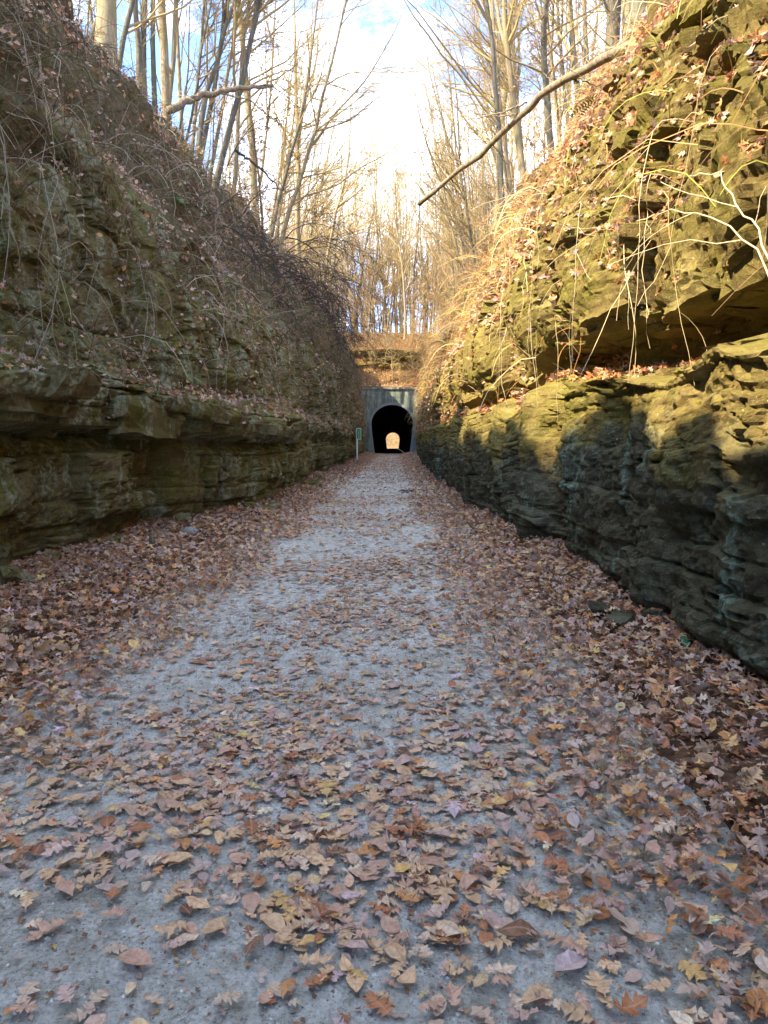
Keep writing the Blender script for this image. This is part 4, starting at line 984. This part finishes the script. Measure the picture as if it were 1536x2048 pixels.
scatter(34, lambda y: r.uniform(5.0, 8.5), lambda: 18 + 60 * r.random(), ['slim', 'edge'], 'low twiggy sapling among others along the right bank top', 'saplings along the right bank top', .35, .7, 'sapling', (.7, 1.0))
x0 = from_px(535, 31); put_tree('leafy', 0, x0, 31, bank_height(x0, 31) - .2, 0, .75, 'small tree with clusters of withered brown leaves on the left bank above the dark brush', None, 'bark_grey', 'twig_tan', 'leafy_tree')
# the wood farther back on the hill reads as one mass
fp = [tree_proto(140 + s, 22, .15, (0, 0), .22, 16, .28, 44, .05, .06, twigs=(4, 2), tw_r=.02) for s in range(3)]
Vw = []; Fw = []; bw_ = 0
for q in range(75):
    y = 112 + 50 * r.random(); x = r.uniform(-48, 48); z = float(hill_z(x, y)) - .2; a = r.uniform(0, 6.28); sc_ = r.uniform(.8, 1.3); ca, sa = math.cos(a) * sc_, math.sin(a) * sc_
    for me in fp[q % 3][:2]:
        n_ = len(me.vertices); c = np.empty(n_ * 3, np.float32); me.vertices.foreach_get('co', c); c = c.reshape(-1, 3)
        Vw.append(np.stack([c[:, 0] * ca - c[:, 1] * sa + x, c[:, 0] * sa + c[:, 1] * ca + y, c[:, 2] * sc_ + z], 1))
        li = np.empty(len(me.loops), np.int32); me.loops.foreach_get('vertex_index', li); Fw.append(li.reshape(-1, 4) + bw_); bw_ += n_
tag(link('woods', np_mesh('woods', np.concatenate(Vw), np.concatenate(Fw), smooth=True), M['twig_tan']), 'pale bare wood far back on the hill above the tunnel', kind='stuff')
# thin pole trunk right over the portal
pt = put_tree('slim', 1, -.1, 85.2, 7.3, 0, .8, 'thin straight pale trunk standing on the slope right above the tunnel mouth', None, 'bark_tan', 'twig_tan', rad=1.6)
# golden saplings seen through the tunnel
for q in range(14):
    x = r.uniform(-9, 9); y = r.uniform(275, 300); z = float(far_z(np.array([x]), np.array([y]))[0])
    put_tree('leafy', q, x, y, z - .1, r.uniform(0, 6), r.uniform(.5, .8), 'golden leafy sapling glowing beyond the far tunnel mouth', 'golden saplings beyond the tunnel', name='leafy_tree')
# shrubs
def put_shrub(ix, x, y, z, sc, lab, grp, tw='twig_tan', tilt=(0, 0), sx=1):
    st, lv = shr[ix % 4]; t = empty('shrub', (x, y, z)); t.rotation_euler = (*tilt, r.uniform(0, 6)); t.scale = (sc * sx, sc * sx, sc); tag(t, lab, 'shrub', grp)
    link('stems', with_mat(st, M[tw]), None, t)
    if lv is not None: link('leaves', with_mat(lv, M['leaf']), None, t)
for q in range(46):
    y = r.uniform(12, 83); B = BR; i = np.searchsorted(B['P'][:, 0, 1], y); j = np.searchsorted(B['T'][0], r.uniform(8.8, 13)); p = B['P'][i, j]
    put_shrub(q, p[0], p[1], p[2] - .1, r.uniform(.25, .5) * (1 + y / 80), 'golden twiggy shrub on the sunlit right slope towards the tunnel', 'shrubs on the right slope', tilt=(0, -.5))
for q in range(36):
    x = r.uniform(-6, 7); y = 84.95 + 9 * r.random() ** 1.6; put_shrub(q, x, y, float(hill_z(x, y)) - .05, r.uniform(.4, .9), 'golden twiggy shrub on the slope above the tunnel mouth', 'shrubs above the tunnel')
for q in range(44):
    y = r.uniform(14, 75); B = BL; i = np.searchsorted(B['P'][:, 0, 1], y); j = np.searchsorted(B['T'][0], r.uniform(9.2, 13.2)); p = B['P'][i, j]
    put_shrub(q + 2, p[0], p[1], p[2] - .1, r.uniform(.25, .6), 'thin leafy shrub on the shaded left slope', 'shrubs on the left slope', tilt=(0, .5))

# ------------------------------------------------------------------ fallen trunk, fallen branch, drooping brush
def world_at(px, py, d):
    """point on the photograph ray at forward distance y=d"""
    m = np.array(cam.rotation_euler.to_matrix()); v = m @ np.array([(px - 768) / F, -(py - 1024) / F, -1.0]); return np.array([0, 0, CAM_H]) + v * d / v[1]
def smooth_path(pts, n=24):
    pts = np.array(pts, float); t = np.linspace(0, 1, len(pts)); tt = np.linspace(0, 1, n)
    o = np.stack([np.interp(tt, t, pts[:, k]) for k in range(3)], 1)
    for _ in range(2): o[1:-1] = (o[:-2] + 2 * o[1:-1] + o[2:]) / 4
    return o
def limb(name, pts, r0, r1, mat, sides=10, parent=None, seed=0, wob=.01):
    rg = np.random.default_rng(seed); P = smooth_path(pts); K = len(P); P[1:-1] += rg.normal(0, wob, (K - 2, 3))
    R = np.linspace(r0, r1, K) * (1 + rg.normal(0, .05, K)); V, f = tubes(P[None], R[None], sides)
    n = len(V); V = np.concatenate([V, P[:1], P[-1:]]); tr_ = [(n, (i + 1) % sides, i) for i in range(sides)] + [(n + 1, (K - 1) * sides + i, (K - 1) * sides + (i + 1) % sides) for i in range(sides)]
    return link(name, np_mesh(name, V, f, tr_, smooth=True), mat, parent)
ft = empty('dead_tree', (0, 0, 0)); tag(ft, 'long bare dead trunk slanting down from the upper right bank out over the path', 'dead tree')
pts = [world_at(a_, b_, 14.2 - (a_ - 838) / 98) for a_, b_ in ((838, 408), (905, 352), (975, 295), (1035, 235), (1085, 187), (1150, 150), (1205, 122), (1260, 92), (1310, 62), (1350, 32), (1400, -15))]
limb('trunk', pts, .038, .074, M['deadwood'], 12, ft, 3, .016)
def side_limb(a, b, c, r0, nm='side_branch', mat='deadwood', par=ft, sd_=1): return limb(nm, [a, b, c], r0, r0 * .3, M[mat], 5, par, sd_, .01)
side_limb(world_at(1055, 205, 11.99), world_at(1000, 226, 12.21), world_at(935, 240, 12.47), .018, sd_=4)
side_limb(world_at(1040, 228, 12.14), world_at(985, 232, 12.36), world_at(905, 212, 12.68), .014, sd_=5)
side_limb(world_at(1130, 142, 11.22), world_at(1190, 172, 10.98), world_at(1260, 165, 10.70), .016, sd_=6)
side_limb(world_at(1200, 108, 10.51), world_at(1245, 86, 10.33), world_at(1300, 40, 10.11), .022, sd_=7)
for _a, _b, _dx, _dy in ((900, 357, 40, 30), (930, 330, -45, -30), (985, 284, 30, 45), (1110, 170, -50, -45), (1180, 135, -20, -70), (1235, 105, 45, 50), (1290, 74, -35, -40)):
    _d = 14.2 - (_a - 838) / 98; side_limb(world_at(_a, _b, _d), world_at(_a + _dx * .5, _b + _dy * .6, _d + .1), world_at(_a + _dx, _b + _dy, _d + .3), .012, sd_=_a)
side_limb(world_at(1145, 150, 11.07), world_at(1150, 162, 11.05), world_at(1156, 166, 11.02), .03, 'knot', sd_=8)
fb = empty('fallen_branch', (0, 0, 0)); tag(fb, 'broken dark limb lying almost level among the trunks at the top of the left bank', 'dead branch')
limb('limb', [world_at(336, 220, 22), world_at(400, 192, 22.6), world_at(470, 178, 23), world_at(545, 170, 23.5)], .12, .05, M['deadwood'], 8, fb, 9, .02)
side_limb(world_at(440, 186, 22.8), world_at(500, 200, 23), world_at(545, 240, 23.2), .03, par=fb, sd_=10)
side_limb(world_at(470, 178, 23), world_at(540, 168, 23.4), world_at(600, 215, 24), .03, par=fb, sd_=11)
lb = empty('leaning_branch', (0, 0, 0)); tag(lb, 'thin arched branch hanging off the left bank top above the drooping brush', 'dead branch')
limb('limb', [world_at(470, 300, 26), world_at(520, 335, 26.5), world_at(560, 380, 27)], .05, .02, M['twig_dark'], 6, lb, 12, .02)
limb('side_branch', [world_at(500, 322, 26.3), world_at(545, 350, 27), world_at(600, 420, 28)], .02, .008, M['twig_dark'], 4, lb, 14, .02)
# drooping dark brush on the left at mid distance
rb = np.random.default_rng(71)
def droop_bush(cx, cy, d, spread, n, lab, name='drooping_bush'):
    t = empty(name, (0, 0, 0)); tag(t, lab, 'bush', 'dark drooping brush on the left bank')
    P = []
    K = 9
    o0 = world_at(cx, cy, d); 
    st = o0 + rb.normal(0, 1, (n, 3)) * [.3, 1.2, .5]
    dirs = np.tile([.75, .15, .38], (n, 1)) + rb.normal(0, .28, (n, 3)); dirs /= np.linalg.norm(dirs, axis=1, keepdims=True)
    Pm = np.zeros((n, K, 3)); Pm[:, 0] = st; L = rb.uniform(.6, 1.2, n)[:, None] * spread / K
    for k in range(1, K):
        Pm[:, k] = Pm[:, k - 1] + dirs * L; dirs = dirs + [-.04, 0, -.24] + rb.normal(0, .06, (n, 3)); dirs /= np.linalg.norm(dirs, axis=1, keepdims=True)
    R = np.linspace(.022, .006, K)[None].repeat(n, 0) * rb.uniform(.5, 1.4, (n, 1))
    V, f = tubes(Pm, R, 4); link('stems', np_mesh('stems', V, f, smooth=True), M['twig_dark'], t)
    B2, R2 = children(rb, Pm, R, 9, .2, .98, .42, 35, 6, .12, -.16, .6); B3, R3 = children(rb, B2, R2, 5, .1, .98, .5, 35, 4, .12, -.15, .6)
    v1, f1 = tubes(B2, np.maximum(R2, .006), 3); v2, f2 = tubes(B3, np.maximum(R3, .005), 3)
    tag(link('twigs', np_mesh('twigs', np.concatenate([v1, v2]), np.concatenate([f1, f2 + len(v1)])), M['twig_dark'], t), kind='stuff')
    tips = B3[:, 2:].reshape(-1, 3); ii = rb.choice(len(tips), int(len(tips) * .22), replace=False); nn = rb.normal(0, 1, (len(ii), 3)); nn /= np.linalg.norm(nn, axis=1, keepdims=True)
    cols, _ = pick_cols(len(ii), [1, 3, 1, 2, 0, 0, 3, .3, .3], rb)
    o = bake_leaves('leaves', tips[ii], nn, rb.uniform(.05, .09, len(ii)), np.full(len(ii), 'low'), cols, parent=t, seed=3)
droop_bush(560, 520, 26, 3.6, 22, 'highest dark drooping bush spilling from the left bank towards the tunnel')
droop_bush(600, 600, 34, 4.0, 20, 'dark drooping bush in the middle of the left bank brush')
droop_bush(650, 660, 46, 4.4, 20, 'dark drooping bush hanging down nearest the tunnel portal')
droop_bush(470, 480, 21, 2.2, 12, 'small dark drooping bush on the left bank, nearest the camera')

# ------------------------------------------------------------------ hanging vines on both walls, each a thing
def vine(path, r0, col, lab, grp, leaves=0, lc=None, seed=0, forks=2):
    rg = np.random.default_rng(seed); t = empty('hanging_vine', tuple(path[0])); tag(t, lab, 'vine', grp)
    P = smooth_path(path, 16); P[1:] += np.cumsum(rg.normal(0, .014, (15, 3)), 0); P -= path[0]
    R = np.linspace(r0, r0 * .4, 16); V, f = tubes(P[None], R[None], 5); link('stem', np_mesh('stem', V, f, smooth=True, colors=np.tile(col, (len(V), 1))), M['strand'], t)
    if forks:
        Q, Rq = children(rg, P[None], R[None], forks, .1, .85, .35, 35, 6, .14, -.08, .6); V, f = tubes(Q, np.maximum(Rq, .0016), 3)
        link('side_stems', np_mesh('side_stems', V, f, colors=np.tile(col, (len(V), 1))), M['strand'], t)
    for k in range(leaves):
        i = rg.integers(5, 16); kd = 'oval'; v, tt, u = leaf_proto(kd, seed * 10 + k); s = rg.uniform(.05, .085)
        me = np_mesh('leaf', v * s, tris=tt, colors=np.tile(lc, (len(v), 1)), attrs={'luv': u}); o = link('leaf', me, M['leaf'], t)
        o.location = P[i]; o.rotation_euler = (rg.uniform(.6, 2.2), rg.uniform(-.6, .6), rg.uniform(0, 6))
rv = np.random.default_rng(55)
def surf_lat(B, y, z):
    i = np.searchsorted(B['P'][:, 0, 1], y); col = B['P'][i]; j = np.argmin(np.abs(col[8:250, 2] - z)) + 8; return col[j, 0]
specs = []
for q in range(16):
    d = 6.2 + 9 * rv.random() ** 1.3; z0 = rv.uniform(3.2, 5.2); ln = rv.uniform(.8, 2.2); specs.append((d, z0, ln))
specs.sort(key=lambda s: -from_px(0, 1) * 0 + s[0])
for q, (d, z0, ln) in enumerate(specs):
    xs = surf_lat(BL, d, z0) + .03; a = np.array([xs, d, z0]); o1 = rv.uniform(.15, .4)
    path = [a, a + [o1, rv.normal(0, .25), .12], a + [o1 * 1.2, rv.normal(0, .35), -ln * .5], a + [o1 * 1.1, rv.normal(0, .4), -ln]]
    vine(path, rv.uniform(.0035, .007), (.36, .32, .26), f'pale bare vine on the shaded left wall, {ORD[q]} from the left of those hanging there', 'vines on the left wall', seed=q + 1, forks=3,
         leaves=3 if q in (2, 5) else 0, lc=(.45, .30, .16))
specs = []
for q in range(18):
    d = 4.6 + 7.5 * rv.random() ** 1.2; z0 = rv.uniform(2.7, 4.8); specs.append((d, z0, rv.uniform(.9, 2.6)))
specs.sort(key=lambda s: -s[0])
for q, (d, z0, ln) in enumerate(specs):
    xs = surf_lat(BR, d, z0) - .03; a = np.array([xs, d, z0]); o1 = rv.uniform(.08, .3)
    path = [a, a + [-o1, rv.normal(0, .2), .08], a + [-o1 * 1.1, rv.normal(0, .3), -ln * .5], a + [-o1, rv.normal(0, .3), -ln]]
    lc = (.16, .08, .13) if q % 3 == 0 else (.13, .22, .04) if q % 3 == 1 else (.50, .30, .12)
    cn_ = 'purple' if q % 3 == 0 else 'green' if q % 3 == 1 else 'tan'
    lv_ = 4 if q in (3, 4, 6, 7, 9, 10, 12, 14) else 0
    vine(path, rv.uniform(.0025, .006), (.46, .36, .20), f'thin {"leafless" if not lv_ else cn_ + " leaved"} vine on the right wall, {ORD[q]} from the tunnel side', 'vines on the right wall', leaves=lv_, lc=lc, seed=q + 70, forks=2)
# arched cane at the right edge
cn0 = world_at(1536, 560, 5.6)
vine([world_at(1570, 640, 3.4), world_at(1500, 455, 3.7), world_at(1390, 405, 4.2), world_at(1300, 450, 4.8), world_at(1230, 560, 5.5)], .0055, (.42, .32, .19), 'stout pale cane arching to the left from the right edge of the frame', 'vines on the right wall', seed=200, forks=4)
vine([world_at(1560, 560, 3.4), world_at(1500, 430, 3.7), world_at(1450, 345, 4.0), world_at(1400, 320, 4.3)], .0055, (.50, .40, .25), 'thick pale cane slanting up to the left at the right edge of the frame', 'vines on the right wall', seed=201, forks=3)

# ------------------------------------------------------------------ ferns and seedlings
k = NT('fern_green', .6, .3); M['fern'] = k.done((.09, .17, .035)); k = NT('seedling_green', .6, .3); M['green'] = k.done((.16, .27, .13))
def fern(loc, n, sc, lab, nrm, grp='green ferns on the banks'):
    rg = np.random.default_rng(int(abs(loc[0] * 100 + loc[1] * 37))); t = empty('fern', tuple(loc)); tag(t, lab, 'fern', grp)
    for q in range(n):
        a = rg.uniform(0, 2 * PI); V = []; Fc = []; K = 13; b = np.array([math.cos(a), math.sin(a), 0]) * .7 + np.array(nrm) * .8; d = b / np.linalg.norm(b); p = np.zeros(3)
        sidev = np.cross(d, [0, 0, 1]); sidev /= np.linalg.norm(sidev) + 1e-6
        for kk in range(K):
            L = sc * .055; w = sc * .16 * math.sin(PI * (.12 + .86 * kk / K)) ** .8
            for s in (-1, 1):
                i = len(V); e = p + sidev * s * w + d * L * .8
                V += [p, p + d * L * .62, e]; Fc.append((i, i + 1, i + 2))
            p = p + d * L; d = d + np.array([0, 0, -.10]); d /= np.linalg.norm(d)
        link('frond', np_mesh('frond', V, tris=Fc), M['fern'], t)
def on_bank(B, y, t): i = np.searchsorted(B['P'][:, 0, 1], y); j = np.searchsorted(B['T'][0], t); return B['P'][i, j] + B['N'][i, j] * .03
fern(on_bank(BR, 5.6, 9.6), 9, .9, 'large dark green fern at the right edge high on the sunlit wall', (-.6, 0, .5))
fern(on_bank(BR, 13, 11.2), 7, .9, 'bright green fern on the right slope below the tall grey trunk', (-.6, 0, .5))
fern(on_bank(BR, 22, 10.2), 7, 1.0, 'green fern half way up the right slope', (-.6, 0, .5))
fern(on_bank(BR, 30, 9.2), 7, 1.2, 'green fern low on the right slope towards the tunnel', (-.6, 0, .5))
fern(on_bank(BL, 13.5, 9.6), 7, .8, 'green fern hanging in the middle of the shaded left slope', (.7, 0, .3))
fern(on_bank(BL, 15.5, 12.1), 7, .8, 'green fern near the top of the left bank', (.6, 0, .5))
fern(on_bank(BL, 11.5, 7.1), 6, .5, 'small fern tucked on the left ledge', (.7, 0, .3))
def seedling(x, y, sc, lab):
    t = empty('seedling', (x, y, float(floor_z(x, y)) + .07)); tag(t, lab, 'plant', 'green seedlings by the right wall'); rg = np.random.default_rng(int(y * 100))
    P = np.array([[0, 0, 0], [.01, 0, .06 * sc], [0, .01, .13 * sc]]); V, f = tubes(P[None], np.full((1, 3), .003), 4); link('stem', np_mesh('stem', V, f), M['green'], t)
    for q in range(7):
        v, tt, u = leaf_proto('oval', 300 + q); o = link('leaf', np_mesh('leaf', v * .09 * sc, tris=tt), M['green'], t); o.location = (rg.normal(0, .012), rg.normal(0, .012), rg.uniform(.05, .14) * sc); o.rotation_euler = (rg.normal(0, .5), rg.normal(0, .5), q * .9)
a = world_at(1375, 1315, 4.75); seedling(1.87, 4.75, 1.1, 'pale green seedling in the leaves at the foot of the right wall')
seedling(1.66, 4.2, .8, 'smaller green seedling nearer the camera beside the right wall')

# ------------------------------------------------------------------ small things on the floor
def rock(name, loc, s, lab, cat='stone', mat='stone'):
    bm = bmesh.new(); bmesh.ops.create_icosphere(bm, subdivisions=3, radius=1); c = np.array([v.co[:] for v in bm.verts]); n = fbm(c[:, 0] * 1.5 + loc[0], c[:, 1] * 1.5, c[:, 2] * 1.5 + loc[1], 3, 3)
    for v, q in zip(bm.verts, n): v.co = Vector((v.co.x * s[0], v.co.y * s[1], v.co.z * s[2])) * (1 + .22 * q)
    me = bpy.data.meshes.new(name); bm.to_mesh(me); bm.free(); o = link(name, me, M[mat]); o.location = loc; return tag(o, lab, cat)
fz = lambda x, y: float(floor_z(x, y))
for q in range(46):
    left_ = q % 2 == 0; y_ = 5 + 26 * rb.random() ** 1.3; B_ = BL if left_ else BR; i_ = np.searchsorted(B_['P'][:, 0, 1], y_); x_ = B_['P'][i_, 24, 0] + (rb.uniform(.05, .45) if left_ else -rb.uniform(.03, .3)); s_ = rb.uniform(.04, .12)
    _o = None
    FALLEN = globals().setdefault('FALLEN', []); FALLEN.append((x_, y_, s_, left_))
d = 9.6; rock('stone', (from_px(376, d), d, fz(from_px(376, d), d) + .09), (.10, .08, .07), 'rounded grey stone poking out of the leaves on the left')
FALLEN.sort(key=lambda f: f[1]); cnt = {True: 0, False: 0}
for x_, y_, s_, left_ in FALLEN:
    cnt[left_] += 1; kx = cnt[left_]
    if kx > 20: break
    if not left_ and kx > 3: continue
    o = bpy.data.objects.new('fallen_stone', (SL if left_ else SLR)[(kx * 5) % 14]); COL.objects.link(o); o.location = (x_, y_, fz(x_, y_) + s_ * .3 + .05); o.scale = (s_ * rb.uniform(2, 3.2), s_ * rb.uniform(1.6, 3), s_ * rb.uniform(.9, 1.5))
    tag(o, f'broken stone at the foot of the {"left" if left_ else "right"} wall, {ORD[kx - 1]} counted from the camera', 'stone'); o['group'] = 'stones fallen at the wall feet'; o.rotation_euler = (rb.normal(0, .3), rb.normal(0, .3), rb.uniform(0, 6))
d = 8.4; xq = from_px(298, d)
st = empty('stub', (xq, d, fz(xq, d))); tag(st, 'short weathered wooden stub standing in the leaves left of the path', 'stub')
limb('stub_wood', [(0, 0, 0), (.005, 0, .1), (0, .01, .2)], .035, .028, M['deadwood'], 7, st, 31, .003)
limb('broken_twig', [(0, 0, .12), (.05, 0, .15), (.09, 0, .19)], .01, .006, M['deadwood'], 5, st, 32, .002)
# dark leafy twig heap on the path and a few sticks
dh = 21; xh = from_px(826, dh)
th = empty('twig_heap', (xh, dh, fz(xh, dh))); tag(th, 'dark clump of fallen twigs lying on the right half of the path towards the tunnel', 'twigs')
for q in range(14):
    a = rb.uniform(0, PI); L = rb.uniform(.2, .5); c0 = np.array([rb.normal(0, .2), rb.normal(0, .35), .03]); dv = np.array([math.cos(a), math.sin(a), .12]) * L / 2
    limb('twig', [c0 - dv, c0 + [0, 0, .06], c0 + dv], .009, .004, M['twig_dark'], 4, th, 60 + q, .01)
sticks = [(-2.6, 6.2, .35, .4), (1.25, 3.9, .3, 1.1), (-.8, 3.3, .16, 2.0), (.3, 2.9, .14, .3), (1.9, 6.2, .5, 1.9), (-3.0, 9.5, .6, .8)]
SLB = ['thin stick in the leaf drift left of the gravel', 'thin stick among the leaves near the right edge', 'short twig on the gravel left of centre', 'short twig on the gravel right of centre', 'long thin stick leaning by the right wall foot', 'long stick in the leaves under the left wall']
for q, (x_, y_, L, a) in enumerate(sticks):
    t = empty('stick', (x_, y_, fz(x_, y_) + (.09 if abs(x_ + .4) > 1.3 else .02))); tag(t, SLB[q], 'stick', 'sticks lying among the leaves')
    dv = np.array([math.cos(a), math.sin(a), .05]) * L / 2; limb('twig', [-dv, [0, 0, .012], dv], .006, .003, M['deadwood'], 5, t, 80 + q, .006)
# loose grit on the gravel
r = np.random.default_rng(99); n = 24000; x = r.uniform(-2.1, 1.4, n); y = 1.2 + 7 * r.random(n) ** 1.5; s = np.clip(r.gamma(2.2, .0014, n), .0012, .011)
base = np.array([(1, 0, -.3), (0, 1, -.3), (-1, 0, -.3), (0, -1, -.3), (0, 0, .7)]); tf = np.array([(0, 1, 4), (1, 2, 4), (2, 3, 4), (3, 0, 4), (0, 2, 1), (0, 3, 2)])
V = base[None] * s[:, None, None] * r.uniform(.6, 1.3, (n, 5, 3)); an = r.uniform(0, 6.28, n); ca, sa = np.cos(an)[:, None], np.sin(an)[:, None]
V = np.stack([V[:, :, 0] * ca - V[:, :, 1] * sa, V[:, :, 0] * sa + V[:, :, 1] * ca, V[:, :, 2]], 2) + np.stack([x, y, path_z(x, y) + .013], 1)[:, None]
gcl = np.array([(.40, .41, .39), (.24, .25, .24), (.14, .14, .13), (.52, .52, .5)])[r.integers(4, size=n)]
g = link('gravel', np_mesh('gravel', V.reshape(-1, 3), tris=(tf[None] + (np.arange(n) * 5)[:, None, None]).reshape(-1, 3), colors=np.repeat(gcl, 5, 0)), M['strand']); tag(g, 'loose grit on the trail surface', kind='stuff')
